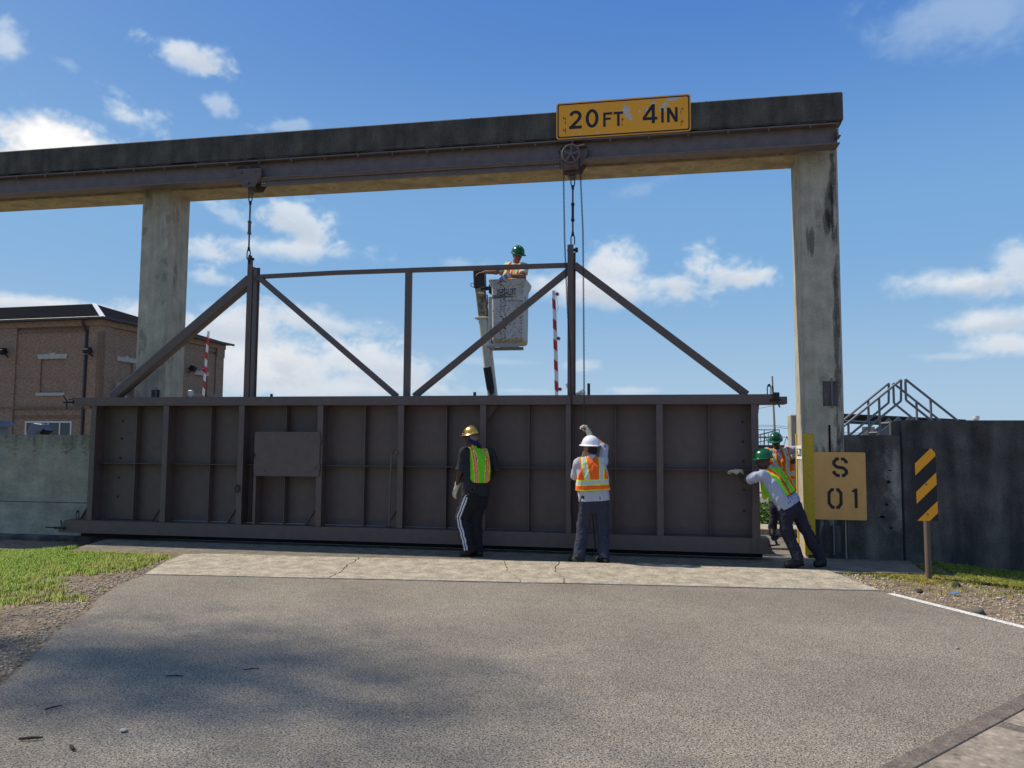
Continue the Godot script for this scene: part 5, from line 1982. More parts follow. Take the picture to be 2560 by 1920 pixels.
	g.bar(V(2.6, 1.70, -16.6), V(4.2, 2.15, -16.6), 0.04, 0.03)
	g.bar(V(2.6, 1.45, -16.6), V(4.2, 1.90, -16.6), 0.03, 0.03)
	for i in 12:
		var x := 2.7 + i * 0.13
		g.bar(V(x, 1.4, -16.6), V(x, 1.73 + (x - 2.7) * 0.281, -16.6), 0.02, 0.02)
	obj("stair_rail", g, M.rail_grey, t)
	g = G.new()
	g.box(V(2.6, 1.59, -16.2), V(3.6, 0.13, 1.0), 0.01)
	for x in [1.2, 2.7, 4.2]:
		g.box(V(x, 0.78, -16.2), V(0.12, 1.56, 0.12), 0.01)
	obj("deck", g, M.weathered, t)
	t = thing("distant_truss", "far-off pale steel lattice truss on the skyline behind the platform", "steel truss", V(9, 0, -60))
	g = G.new()
	g.bar(V(2, 2.40, -60), V(13, 2.28, -60), 0.06, 0.06)
	g.bar(V(2, 1.0, -60), V(13, 0.9, -60), 0.06, 0.06)
	for i in 12:
		var x := 2.2 + i * 0.9
		g.bar(V(x, 1.0, -60), V(x + 0.45, 2.35, -60), 0.05, 0.05)
		g.bar(V(x + 0.45, 2.35, -60), V(x + 0.9, 1.0, -60), 0.05, 0.05)
	obj("lattice", g, M.rail_far, t)
	t = thing("bollard_post", "buff concrete post just behind the right pillar", "post", V(2.78, 0, -4.2))
	g = G.new()
	g.box(V(2.84, 1.13, -4.2), V(0.36, 2.3, 0.30), 0.02)
	obj("shaft", g, M.pillar, t)
	# low far things along the skyline above the gate
	var n := 0
	for q: Array in [[-32.6, 5.75, "tiny dark post tip just left of the left inner brace"], [-14.5, 5.80, "tiny dark post tip left of the middle truss post"], [-5.1, 6.45, "short dark post with a wire on the skyline right of the boom"]]:
		t = thing("far_post", q[2], "post", V(q[0], 0, -50), "posts on the skyline beyond the gate")
		g = G.new()
		g.tube(V(q[0], 0, -50), V(q[0], q[1], -50), 0.14, 0.12, 8)
		obj("shaft", g, M.black, t)
		n += 1
	# bushes by the gap
	bush("low_bush", "low sunlit green bush seen through the gap by the gate's end", V(2.30, 0.0, -5.2), 31, 2600, V(0.75, 0.42, 1.1))

func bush(called: String, label: String, at: Vector3, seed_: int, count: int, size: Vector3) -> void:
	var rng := RandomNumberGenerator.new()
	rng.seed = seed_
	var t := thing(called, label, "bush", at)
	var g := G.new()
	for i in 14:
		var d := V(rng.randf_range(-1, 1), 0, rng.randf_range(-1, 1)) * size * 0.6
		g.tube(at + d * 0.2, at + d + V(0, size.y * rng.randf_range(0.5, 1.0), 0), 0.012, 0.004, 5)
	obj("stem", g, M.bark, t)
	g = G.new()
	leaves(g, rng, count, func() -> Vector3:
		var d := V(rng.randfn(), rng.randfn(), rng.randfn()).normalized() * pow(rng.randf(), 0.4)
		return at + V(d.x * size.x, absf(d.y) * size.y + 0.04, d.z * size.z), 0.05, Color(0.10, 0.19, 0.03))
	obj("foliage", g, M.leaf, t).set_meta("kind", "stuff")

func leaves(g: G, rng: RandomNumberGenerator, count: int, where: Callable, s: float, c: Color) -> void:
	for i in count:
		var p: Vector3 = where.call()
		var nn := V(rng.randfn(), rng.randfn() + 0.8, rng.randfn()).normalized()
		var a := nn.cross(V(rng.randfn(), rng.randfn(), rng.randfn())).normalized()
		var b := nn.cross(a)
		var k := s * rng.randf_range(0.6, 1.3)
		g.quad(p - a * k, p - b * k * 0.45, p + a * k, p + b * k * 0.45, nn)
		var cc := c * rng.randf_range(0.65, 1.35)
		while g.c.size() < g.v.size():
			g.c.append(cc)

# an added tree, unseen at left, its crown shaped to darken the near road
func build_added_tree() -> void:
	var rng := RandomNumberGenerator.new()
	rng.seed = 41
	var base := V(-25.6, -0.1, 3.7)
	var t := thing("added_shade_tree", "added tall tree out of view left of the road, shaped to shade the asphalt", "tree", base)
	var g := G.new()
	var trunk: Array = [base, base + V(0.1, 7, 0.1), base + V(0.0, 14, -0.1), base + V(0.2, 21, 0.1), base + V(0.1, 27.5, 0.0)]
	for i in 4:
		g.tube(trunk[i], trunk[i + 1], 0.34 - 0.075 * i, 0.265 - 0.075 * i, 9)
	obj("trunk", g, M.bark, t)
	var hubs: Array[Vector3] = []
	g = G.new()
	for i in 30:
		var a := rng.randf() * TAU
		var y := rng.randf_range(24.4, 28.4)
		var r := rng.randf_range(0.2, 1.7)
		var p := base + V(cos(a) * r * 1.25, y, sin(a) * r * 0.8)
		hubs.append(p)
		g.tube(base + V(0.1, y - 1.4, 0.0), p, 0.05, 0.02, 5)
	obj("limb", g, M.bark, t)
	g = G.new()
	leaves(g, rng, 2600, func() -> Vector3:
		var h: Vector3 = hubs[rng.randi() % hubs.size()]
		return h + V(rng.randfn(), rng.randfn() * 0.8, rng.randfn()) * 0.65, 0.10, Color(0.07, 0.12, 0.025))
	obj("crown", g, M.leaf, t).set_meta("kind", "stuff")

# ---------------------------------------------------------------- bucket lift
func build_lift() -> void:
	var t := thing("aerial_bucket", "scuffed white aerial lift bucket lettered VERSALIFT behind the gate truss", "lift bucket", V(-2.46, 3.33, -1.2))
	var g := G.new()
	var cx := -2.452
	var cz := -1.20
	var prof: Array = [[3.40, 0.235, 0.26, 0.06], [3.415, 0.262, 0.285, 0.06], [3.46, 0.272, 0.295, 0.055], [3.9, 0.276, 0.30, 0.05], [4.33, 0.280, 0.305, 0.05], [4.36, 0.287, 0.31, 0.05], [4.40, 0.310, 0.33, 0.05], [4.475, 0.328, 0.35, 0.05], [4.487, 0.328, 0.35, 0.05]]
	var rings: Array = []
	for q: Array in prof:
		rings.append(ring_at(q[0], cx, cz, q[1], q[2], q[3]))
	g.loft(rings, false, false)
	var m: int = rings[0].size()
	for r in rings.size():
		var v: float = 1.0 - (prof[r][0] - 3.40) / 1.087
		var round_ := 0.0
		for i in m:
			round_ += (rings[r][i] as Vector3).distance_to(rings[r][(i + 1) % m])
		var gone := 0.0
		for i in m:
			g.uv.append(Vector2(gone / round_ + 0.12, v))
			gone += (rings[r][i] as Vector3).distance_to(rings[r][(i + 1) % m])
	obj("shell", g, M.bucket, t)
	g = G.new()
	var inner: Array = []
	for q: Array in [[4.487, 0.328, 0.35, 0.05], [4.487, 0.27, 0.295, 0.05], [4.2, 0.262, 0.285, 0.05], [3.5, 0.255, 0.275, 0.05]]:
		inner.append(ring_at(q[0], cx, cz, q[1], q[2], q[3]))
	g.loft(inner, false, true, true)
	g.loft([ring_at(3.398, cx, cz, 0.235, 0.26, 0.06), ring_at(3.401, cx, cz, 0.236, 0.261, 0.06)])
	obj("liner", g, M.boom_light, t)
	words("lettering", "VERSALIFT", M.sign_black, t, Transform3D(Basis(Vector3(1, 0, 0), -0.01), V(-2.468, 4.268, -0.8945)), 0.118, true, 0.41, 0.003)
	g = G.new()
	g.box(V(-2.54, 3.355, -0.96), V(0.57, 0.055, 0.05), 0.004)
	g.box(V(-2.54, 3.355, -1.44), V(0.57, 0.055, 0.05), 0.004)
	g.box(V(-2.785, 3.78, -1.20), V(0.06, 0.90, 0.30), 0.006)
	obj("cradle", g, M.galv, t)
	g = G.new()
	g.tube(V(-2.98, 4.41, -1.2), V(-2.76, 4.40, -1.2), 0.035, 0.035, 10)
	g.box(V(-2.80, 4.385, -1.2), V(0.06, 0.16, 0.14), 0.01)
	obj("pivot", g, M.black, t)

	t = thing("lift_boom", "tar-stained jointed boom carrying the aerial bucket", "boom", V(-2.7, 0, -1.3))
	g = G.new()
	g.bar(V(-3.035, 4.76, -1.3), V(-3.02, 4.42, -1.3), 0.20, 0.20, 0.02)
	obj("boom_tip", g, M.dark_steel, t)
	g = G.new()
	g.bar(V(-3.02, 4.44, -1.3), V(-2.945, 3.88, -1.3), 0.165, 0.17, 0.015)
	g.bar(V(-2.93, 4.42, -1.2), V(-2.87, 3.92, -1.2), 0.05, 0.05, 0.01)
	g.tube(V(-3.02, 4.30, -1.16), V(-2.90, 4.28, -1.16), 0.04, 0.04, 8)
	obj("upper_arm", g, M.boom, t)
	g = G.new()
	g.box(V(-2.965, 3.89, -1.3), V(0.27, 0.03, 0.22), 0.008)
	obj("collar", g, M.arm_white, t)
	g = G.new()
	g.bar(V(-2.955, 3.89, -1.3), V(-2.70, 1.9, -1.3), 0.165, 0.15, 0.02)
	obj("lower_arm", g, M.boom_light, t)
	g = G.new()
	g.bar(V(-2.865, 3.02, -1.2), V(-2.79, 2.60, -1.2), 0.135, 0.06, 0.02)
	g.tube(V(-2.79, 2.62, -1.2), V(-2.778, 2.55, -1.2), 0.066, 0.04, 10)
	obj("cover", g, M.black, t)
	g = G.new()
	g.path([V(-2.79, 2.56, -1.18), V(-2.83, 2.50, -1.17), V(-2.83, 2.44, -1.17), V(-2.79, 2.36, -1.18)], 0.010, 6)
	g.path([V(-2.77, 2.56, -1.18), V(-2.785, 2.48, -1.17), V(-2.74, 2.36, -1.18)], 0.010, 6)
	g.path([V(-2.90, 4.30, -1.12), V(-2.84, 4.26, -1.08), V(-2.83, 4.12, -1.08), V(-2.85, 4.06, -1.1), V(-2.89, 4.10, -1.12)], 0.009, 6)
	g.path([V(-3.12, 4.43, -1.2), V(-3.17, 4.46, -1.2), V(-3.165, 4.50, -1.2), V(-3.12, 4.505, -1.2)], 0.006, 6)
	obj("hose", g, M.black, t)
	g = G.new()
	g.bar(V(-2.70, 1.9, -1.3), V(-2.5, 0.9, -1.5), 0.26, 0.24, 0.02)
	g.tube(V(-2.5, 0.0, -1.6), V(-2.5, 0.95, -1.6), 0.3, 0.22, 14)
	obj("turret", g, M.arm_white, t)

# ---------------------------------------------------------------- people
func hand(b: Blob, w: Vector3, d: Vector3, n: Vector3, curl: float, s: float, thumb: float) -> void:
	d = d.normalized()
	n = (n - d * n.dot(d)).normalized()
	var t := d.cross(n)
	var lens := [0.92, 1.05, 1.0, 0.78]
	for i in 4:
		var off := (i - 1.5) * 0.0195 * s * thumb
		var k := w + d * 0.088 * s + t * off
		b.cone(w + t * off * 0.6 + d * 0.01, k, 0.015 * s, 0.0125 * s, 0.012 * s)
		var a := 0.15 * curl
		var p := k
		var r := 0.0108 * s
		for j in 3:
			a += curl * 0.62
			var q := p + (d * cos(a) + n * sin(a)) * ([0.043, 0.027, 0.021][j] as float) * s * (lens[i] as float)
			b.cone(p, q, r, r * 0.93, 0.005 * s)
			p = q
			r *= 0.93
	var th := w + d * 0.03 * s - t * 0.028 * s * thumb
	b.cone(w + d * 0.012 * s, th, 0.016 * s, 0.014 * s, 0.01 * s)
	var t1 := th + (d * 0.7 - t * 0.6 * thumb + n * 0.4 * (0.6 + curl)).normalized() * 0.038 * s
	b.cone(th, t1, 0.0135 * s, 0.0115 * s, 0.008 * s)
	b.cone(t1, t1 + (d * 0.9 + n * 0.5 * curl + t * 0.1 * thumb).normalized() * 0.032 * s, 0.0112 * s, 0.0095 * s, 0.005 * s)

func bounds(ps: Array, mg: float) -> AABB:
	var a := AABB(ps[0], Vector3.ZERO)
	for p: Vector3 in ps:
		a = a.expand(p)
	return a.grow(mg)

func helmet(t: Node3D, C: Vector3, L: Vector3, U: Vector3, m: Material, full_brim: bool, ridge: Material = null) -> void:
	var X := L.cross(U).normalized()
	U = X.cross(L).normalized()
	var at := func(a: float, e: float, grow: float) -> Vector3:
		# a round the head from the front, e up the dome 0 .. 1
		var ca := cos(a)
		var sa := sin(a)
		var r := pow(maxf(1.0 - pow(e, 2.3), 0.0), 0.5)
		return C + U * (0.028 + 0.128 * e + (0.004 * cos(a * 2.0) * (1.0 - e))) + (L * ca * (0.134 + grow) + X * sa * (0.114 + grow)) * r - L * 0.008
	var rings: Array = []
	for j in 15:
		var e := 1.0 - pow(1.0 - j / 14.0, 1.6)
		var ring := PackedVector3Array()
		for i in 40:
			ring.append(at.call(TAU * i / 40.0, minf(e, 0.999), 0.0))
		rings.append(ring)
	var g := G.new()
	g.loft(rings, false, true, true)
	var inner: Array = []
	for j in 9:
		var ring := PackedVector3Array()
		for i in 40:
			ring.append(at.call(TAU * i / 40.0, j / 9.0, -0.005) - U * 0.004)
		inner.append(ring)
	g.loft(inner, false, true)
	for side in [0.0, 1.0]:
		var ra := PackedVector3Array()
		var rb := PackedVector3Array()
		var rc := PackedVector3Array()
		for i in 40:
			var a := TAU * i / 40.0
			var out := 0.040 if full_brim else 0.012 + 0.042 * pow(maxf(cos(a), 0.0), 0.7)
			var p: Vector3 = at.call(a, 0.0, 0.0)
			var dirv := (L * cos(a) + X * sin(a)).normalized()
			ra.append(p + U * (0.004 - 0.004 * side) - dirv * 0.002)
			rb.append(p + dirv * out * 0.6 - U * (0.006 + 0.004 * side + 0.08 * out))
			rc.append(p + dirv * out - U * (0.010 + 0.003 * side + 0.20 * out))
		g.loft([ra, rb, rc], false, false, side == 1.0)
	var o := obj("hard_hat", g, m, t)
	g = G.new()
	var pts: Array = []
	for i in 13:
		var f := -0.62 + 1.24 * i / 12.0
		var e := sqrt(maxf(0.0, 1.0 - absf(f) * 1.25))
		pts.append(at.call(0.0 if f > 0 else PI, pow(clampf(1.0 - pow(absf(f) / 0.66, 2.0), 0.0, 0.999), 0.5), 0.002))
	for i in 12:
		g.bar(pts[i], pts[i + 1], 0.026, 0.010, 0.003, U)
	obj("ridge", g, ridge if ridge else m, o)
	g = G.new()
	for a in [0.55, -0.55, 2.3, -2.3]:
		var p: Vector3 = at.call(a, 0.12, 0.003)
		g.box(p, V(0.016, 0.012, 0.016), 0.003, Basis(X, U, L))
	obj("slot_lug", g, m, o)

# J: joints; P: how he is dressed
func person(label: String, J: Dictionary, P: Dictionary) -> Node3D:
	if P.get("floor", 0.02) < 0.0:
		for k in ["aL", "aR", "tL", "tR", "heelL", "heelR"]:
			J[k] = (J[k] as Vector3) - V(0, 0.03, 0)
	var O: Vector3 = (J.hL + J.hR) * 0.5
	var t := thing("person", label, "person", V(O.x, P.get("floor", 0.02), O.z))
	var U: Vector3 = (J.neck - O).normalized()
	var X: Vector3 = (J.sR - J.sL)
	X = (X - U * X.dot(U)).normalized()
	var F := U.cross(X)
	var T: float = J.neck.distance_to(O)
	var C: Vector3 = J.head
	var L: Vector3 = (J.look as Vector3).normalized()
	var HX := L.cross(Vector3.UP + U * 0.3).normalized()
	var HU := HX.cross(L).normalized()
	var all: Array = []
	for k in J:
		if k != "look":
			all.append(J[k])
	var skin_c: Color = P.skin
	var fat: float = P.get("fat", 1.0)
	var chest := O + U * T * 0.62
	var sd := int(O.x * 100.0) + 500

	# the body, one surface; head and bare hands on finer grids
	var body := G.new()
	var bb := bounds(all, 0.16)
	var b := Blob.new(bb.position, bb.end, 0.016)
	for s in [-1.0, 1.0]:
		b.cone(O + X * s * 0.06, chest + X * s * 0.08, 0.080 * fat, 0.092 * fat, 0.04, 0, F, 1.3)
	b.cone(chest + U * 0.06, J.neck - U * 0.02, 0.10, 0.055, 0.05, 0, F, 1.2)
	b.cone(J.neck - U * 0.05, C - HU * 0.05 - L * 0.015, 0.056, 0.052, 0.03)
	for q: Array in [[J.sL, J.eL, J.wL], [J.sR, J.eR, J.wR]]:
		b.cone(chest + U * 0.10, q[0], 0.08, 0.055, 0.05)
		b.cone(q[0], q[1], 0.053, 0.042, 0.03)
		b.cone(q[1], q[2], 0.043, 0.028, 0.02)
	for q: Array in [[J.hL, J.kL, J.aL, J.tL], [J.hR, J.kR, J.aR, J.tR]]:
		b.cone(O, q[0], 0.07, 0.07, 0.03)
		b.cone(q[0], q[1], 0.075, 0.052, 0.03)
		b.cone(q[1], q[2], 0.056, 0.038, 0.02)
		b.cone(q[2], q[3], 0.034, 0.026, 0.02)
	var flat_skin := func(_p: Vector3) -> Color: return skin_c
	b.skin(body, flat_skin)
	bb = bounds([C + HU * 0.11, C - HU * 0.19, C + L * 0.10, C - L * 0.09, C + HX * 0.07, C - HX * 0.07], 0.035)
	b = Blob.new(bb.position, bb.end, 0.006)
	var HB := Basis(HX, HU, -L)
	b.ell(C + HU * 0.028 - L * 0.012, HB, V(0.073, 0.090, 0.092), 0.02)
	b.ell(C - HU * 0.045 + L * 0.026, HB, V(0.056, 0.072, 0.064), 0.035)
	b.ell(C - HU * 0.092 + L * 0.058, HB, V(0.024, 0.020, 0.022), 0.025)
	b.ell(C + HU * 0.030 + L * 0.076, HB, V(0.048, 0.010, 0.014), 0.015)
	for s in [-1.0, 1.0]:
		b.ell(C + HU * 0.012 + L * 0.092 + HX * s * 0.031, HB, V(0.017, 0.010, 0.014), 0.008, true)
		b.ell(C + HU * 0.012 + L * 0.074 + HX * s * 0.031, HB, V(0.013, 0.010, 0.012), 0.004)
		b.ell(C - HU * 0.022 + L * 0.066 + HX * s * 0.036, HB, V(0.020, 0.016, 0.014), 0.02)
		b.ell(C - HU * 0.004 - L * 0.008 + HX * s * 0.073, Basis(HX, HU, -L) * Basis(Vector3.UP, s * 0.4), V(0.010, 0.032, 0.019), 0.008)
	b.cone(C + HU * 0.014 + L * 0.082, C - HU * 0.020 + L * 0.103, 0.009, 0.014, 0.010)
	b.ell(C - HU * 0.024 + L * 0.092, HB, V(0.018, 0.010, 0.012), 0.01)
	b.ell(C - HU * 0.053 + L * 0.083, HB, V(0.024, 0.007, 0.010), 0.006)
	b.ell(C - HU * 0.066 + L * 0.082, HB, V(0.021, 0.008, 0.010), 0.006)
	b.cone(C - HU * 0.05 - L * 0.02, (J.neck as Vector3) - U * 0.02, 0.056, 0.060, 0.04)
	var face_c := func(p: Vector3) -> Color:
		var q := HB.transposed() * (p - C)
		var f := -q.z
		if f > 0.055:
			for s in [-1.0, 1.0]:
				if absf(q.x - s * 0.031) < 0.012 and absf(q.y - 0.012) < 0.007:
					return Color(0.02, 0.015, 0.012) if absf(q.x - s * 0.031) < 0.006 else Color(0.45, 0.42, 0.40)
			if absf(q.y - 0.036) < 0.007 and absf(absf(q.x) - 0.032) < 0.022:
				return skin_c * 0.25
			if q.y < -0.049 and q.y > -0.073 and absf(q.x) < 0.024 and f > 0.07:
				return skin_c * Color(0.85, 0.55, 0.55)
		if P.has("beard") and q.y < -0.045 and f > 0.02:
			return skin_c.lerp(P.beard, 0.7)
		return skin_c
	b.skin(body, face_c)
	for h: Array in P.get("bare", []):
		bb = bounds([h[0], (h[0] as Vector3) + (h[1] as Vector3).normalized() * 0.17], 0.08)
		b = Blob.new(bb.position, bb.end, 0.005)
		hand(b, h[0], h[1], h[2], h[3], 1.0, h[4])
		b.skin(body, flat_skin)
	obj("body", body, M.skin, t)

	# shirt
	var g := G.new()
	var up: Array = [O - U * 0.12, J.neck, J.sL, J.sR, J.eL, J.eR]
	bb = bounds(up, 0.17)
	b = Blob.new(bb.position, bb.end, 0.012)
	for s in [-1.0, 1.0]:
		b.cone(O - U * 0.10 + X * s * 0.075, chest + X * s * 0.088, 0.134 * fat, 0.126 * fat, 0.06, 0, F, 1.2)
	b.cone(chest + U * 0.04, J.neck - U * 0.015, 0.12, 0.068, 0.05, 0, F, 1.15)
	for q: Array in [[J.sL, J.eL], [J.sR, J.eR]]:
		var e: Vector3 = (q[0] as Vector3).lerp(q[1], P.get("sleeve", 0.85))
		b.cone(chest + U * 0.10, q[0], 0.10, 0.072, 0.05)
		b.cone(q[0], e, 0.074, 0.078, 0.04, 2)
	b.rough(0.018, 6.0, sd, V(1, 0.6, 1))
	b.rough(0.008, 15.0, sd + 1, V(1.0, 0.55, 1.0))
	b.cut(O - U * P.get("hem", 0.06), -U + X * P.get("hem_tilt", 0.0))
	var shirt_c: Color = P.shirt
	b.skin(g, func(_p: Vector3) -> Color: return shirt_c)
	obj("shirt", g, M.cloth, t)
	g = G.new()
	var col := PackedVector3Array()
	var col2 := PackedVector3Array()
	for i in 20:
		var a := TAU * i / 20.0
		var e := X * cos(a) + F * sin(a)
		col.append((J.neck as Vector3) - U * 0.03 + e * 0.078)
		col2.append((J.neck as Vector3) + U * (0.022 - 0.02 * sin(a)) + e * 0.066)
	g.loft([col, col2], false, false)
	while g.c.size() < g.v.size():
		g.c.append(shirt_c)
	obj("collar", g, M.cloth, t)

	# trousers
	g = G.new()
	bb = bounds([O, J.hL, J.hR, J.kL, J.kR, J.aL, J.aR], 0.17)
	b = Blob.new(bb.position, bb.end, 0.013)
	for s in [-1.0, 1.0]:
		b.cone(O + U * 0.10 + X * s * 0.07, O - U * 0.06 + X * s * 0.07, 0.102 * fat, 0.115 * fat, 0.05, 0, F, 1.15)
	var bag: float = P.get("baggy", 1.0)
	for q: Array in [[J.hL, J.kL, J.aL], [J.hR, J.kR, J.aR]]:
		var down: Vector3 = ((q[2] as Vector3) - (q[1] as Vector3)).normalized()
		b.cone(q[0], q[1], 0.105 * bag, 0.085 * bag, 0.04)
		b.cone(q[1], (q[2] as Vector3) + down * 0.035, 0.083 * bag, 0.076 * bag, 0.03, 2)
	b.rough(0.019, 5.0, sd + 2, V(1, 0.7, 1))
	b.rough(0.010, 12.0, sd + 3, V(1, 1.3, 1))
	var tr: Color = P.trousers
	b.skin(g, func(_p: Vector3) -> Color: return tr)
	var pants := obj("trousers", g, M.cloth, t)
	if P.has("stripe"):
		var S: Vector3 = (P.stripe as Vector3).normalized()
		for off in [-0.019, 0.019]:
			g = G.new()
			var pts: Array = []
			for q: Array in [[O + X * -0.09 + U * 0.0, 0.118], [(J.hL as Vector3), 0.112], [(J.hL as Vector3).lerp(J.kL, 0.5), 0.104], [J.kL, 0.092], [(J.kL as Vector3).lerp(J.aL, 0.5), 0.088], [(J.kL as Vector3).lerp(J.aL, 0.8), 0.088], [(J.aL as Vector3) - V(0, 0.03, 0), 0.083]]:
				pts.append((q[0] as Vector3) + S * (q[1] as float) * bag)
			for i in pts.size() - 1:
				var dirv: Vector3 = ((pts[i + 1] as Vector3) - pts[i]).normalized()
				var sideways := dirv.cross(S).normalized()
				for k in 4:
					var wob := 0.006 * sin((i * 4 + k) * 1.9) * (1.0 if i > 2 else 0.2)
					var wob2 := 0.006 * sin((i * 4 + k + 1) * 1.9) * (1.0 if i > 2 else 0.2)
					g.bar((pts[i] as Vector3).lerp(pts[i + 1], k / 4.0) + sideways * (off + wob), (pts[i] as Vector3).lerp(pts[i + 1], (k + 1) / 4.0) + sideways * (off + wob2), 0.014, 0.030, 0.003, S)
			obj("side_stripe", g, M.white_cloth, pants)

	# boots
	for q: Array in [[J.aL, J.tL, J.get("heelL", (J.aL as Vector3) - F * 0.05)], [J.aR, J.tR, J.get("heelR", (J.aR as Vector3) - F * 0.05)]]:
		g = G.new()
		var heel: Vector3 = q[2]
		var toe: Vector3 = q[1]
		heel.y = maxf(heel.y, P.get("floor", 0.02) + 0.045)
		toe.y = maxf(toe.y, P.get("floor", 0.02) + 0.035)
		bb = bounds([q[0], toe, heel], 0.10)
		b = Blob.new(bb.position, bb.end, 0.009)
		b.cone(heel, toe, 0.047, 0.045, 0.03)
		b.cone(heel.lerp(toe, 0.6), toe, 0.052, 0.047, 0.02)
		b.cone(heel.lerp(toe, 0.25), (q[0] as Vector3) + V(0, 0.03, 0), 0.050, 0.056, 0.04)
		var fw := (toe - heel).normalized()
		var dn := (V(0, -1, 0) - fw * -fw.y).normalized()
		b.cut(heel + dn * 0.042, dn)
		b.skin(g)
		var bt := obj("boot", g, M.boot, t)
		g = G.new()
		var rx := fw.cross(dn)
		var fp := PackedVector2Array()
		for i in 18:
			var a := TAU * i / 18.0
			var l := heel.distance_to(toe)
			fp.append(Vector2(l * 0.5 + (l * 0.5 + 0.052) * cos(a), (0.050 if cos(a) > 0.1 else 0.043) * signf(sin(a)) * pow(absf(sin(a)), 0.6)))
		g.prism(fp, Transform3D(Basis(fw, rx, fw.cross(rx)), heel + dn * 0.040), 0.016 * signf(fw.cross(rx).dot(dn)))
		obj("sole", g, M.rubber, bt)

	# vest
	if P.has("vest"):
		var kind: String = P.vest
		g = G.new()
		bb = bounds([O - U * 0.05, J.neck, chest + X * 0.2, chest - X * 0.2], 0.17)
		b = Blob.new(bb.position, bb.end, 0.010)
		for s in [-1.0, 1.0]:
			b.cone(O - U * 0.10 + X * s * 0.078, chest + X * s * 0.09, 0.166 * fat, 0.161 * fat, 0.06, 0, F, 1.14)
		b.cone(chest + U * 0.04, J.neck - U * 0.015, 0.132, 0.082, 0.05, 0, F, 1.12)
		for q: Vector3 in [J.sL, J.sR]:
			b.cone(chest + U * 0.10, q, 0.112, 0.086, 0.05)
		b.rough(0.018, 6.0, sd, V(1, 0.6, 1))
		b.rough(0.008, 15.0, sd + 1, V(1.0, 0.55, 1.0))
		var up0: float = P.vest_hem
		if kind == "bib":
			b.panel(O + U * (up0 + 0.5), X, U, 0.165, 0.5, 0.09)
			for q: Vector3 in [J.sL, J.sR]:
				b.cut(J.neck + (q - (J.neck as Vector3)) * 0.84, X * signf((q - (J.neck as Vector3)).dot(X)))
		else:
			b.cut(O + U * up0, -U)
			for q: Array in [[J.sL, J.eL, -1.0], [J.sR, J.eR, 1.0]]:
				b.cut((q[0] as Vector3) + X * (q[2] as float) * 0.012, (X * (q[2] as float) + U * 0.15).normalized())
				b.ell((q[0] as Vector3) + X * (q[2] as float) * 0.06 - U * 0.05, Basis(X, U, -F), V(0.075, 0.125, 0.2), 0.02, true)
		b.ell((J.neck as Vector3) + U * 0.03 + F * 0.05, Basis(X, U, -F), V(0.075, 0.055, 0.13), 0.02, true)
		if kind == "class2":
			b.ell((J.neck as Vector3) - U * 0.07 + F * 0.17, Basis(X, U, -F), V(0.055, 0.14, 0.12), 0.01, true)
		var lime := Color(0.62, 0.80, 0.03)
		var orange := Color(0.90, 0.135, 0.012)
		var green := Color(0.155, 0.62, 0.022)
		var silver := Color(0.50, 0.53, 0.53)
		var paint_vest := func(p: Vector3) -> Color:
			var q := p - O
			var x := absf(q.dot(X))
			var y := q.dot(U)
			var f := q.dot(F)
			if kind == "bib":
				var w := absf(x - 0.092 - 0.018 * smoothstep(0.3, 0.55, y))
				var edge: bool = P.has("piping") and (x > 0.152 or y < up0 + 0.014)
				if edge:
					return Color(0.01, 0.012, 0.012)
				if w < 0.030:
					return silver.lerp(Color(0.8, 0.2, 0.12), 0.45) if w < 0.011 and not P.has("piping") else orange
				if w < 0.041:
					return lime
				return green
			var band := absf(y - (up0 + 0.115))
			if band < 0.026:
				return silver
			if band < 0.041 or y < up0 + 0.012:
				return lime
			var v := absf(x - 0.105 - 0.02 * smoothstep(0.3, 0.55, y))
			if y > up0 + 0.10:
				if v < 0.026:
					return silver
				if v < 0.040:
					return lime
			if f > 0.0 and x < 0.009:
				return lime
			return orange
		b.skin(g, paint_vest)
		obj("safety_vest", g, M.cloth, t)

	# gloves
	for h: Array in P.get("gloves", []):
		var w: Vector3 = h[0]
		var d: Vector3 = (h[1] as Vector3).normalized()
		bb = bounds([w - d * 0.09, w + d * 0.19], 0.085)
		b = Blob.new(bb.position, bb.end, 0.005)
		hand(b, w, d, h[2], h[3], 1.13, h[4])
		b.cone(w - d * 0.075, w + d * 0.03, 0.050, 0.038, 0.02, 1)
		b.rough(0.004, 30.0, sd + 5)
		g = G.new()
		var gc: Color = h[5]
		var cuff: Color = h[6] if h.size() > 6 else gc
		b.skin(g, func(p: Vector3) -> Color: return cuff if (p - w).dot(d) < -0.01 or (h.size() > 6 and absf((p - w).dot(d) - 0.06) < 0.014) else gc)
		obj("glove", g, M.glove, t)

	# what is on the head
	if P.has("hat"):
		helmet(t, C + HU * 0.012, (L + HU * P.get("tilt", 0.0)).normalized(), HU, P.hat, P.get("brim", false), P.get("ridge", null))
	if P.has("hair"):
		g = G.new()
		bb = bounds([C], 0.17)
		b = Blob.new(bb.position, bb.end, 0.007)
		b.ell(C - L * 0.038 - HU * P.get("hair_low", 0.01), HB, V(0.079, 0.075, 0.074), 0.02)
		b.rough(0.012, 22.0, sd, V(2, 0.5, 2))
		b.cut(C + L * 0.005, L)
		b.skin(g)
		obj("hair", g, P.hair, t)
	if P.has("shades"):
		g = G.new()
		for s in [-1.0, 1.0]:
			g.box(C + HU * 0.013 + L * 0.094 + HX * s * 0.032, V(0.050, 0.030, 0.012), 0.005, HB)
			g.bar(C + HU * 0.016 + L * 0.088 + HX * s * 0.060, C + HU * 0.012 - L * 0.005 + HX * s * 0.078, 0.008, 0.006)
		obj("sunglasses", g, M.lens, t)
	return t

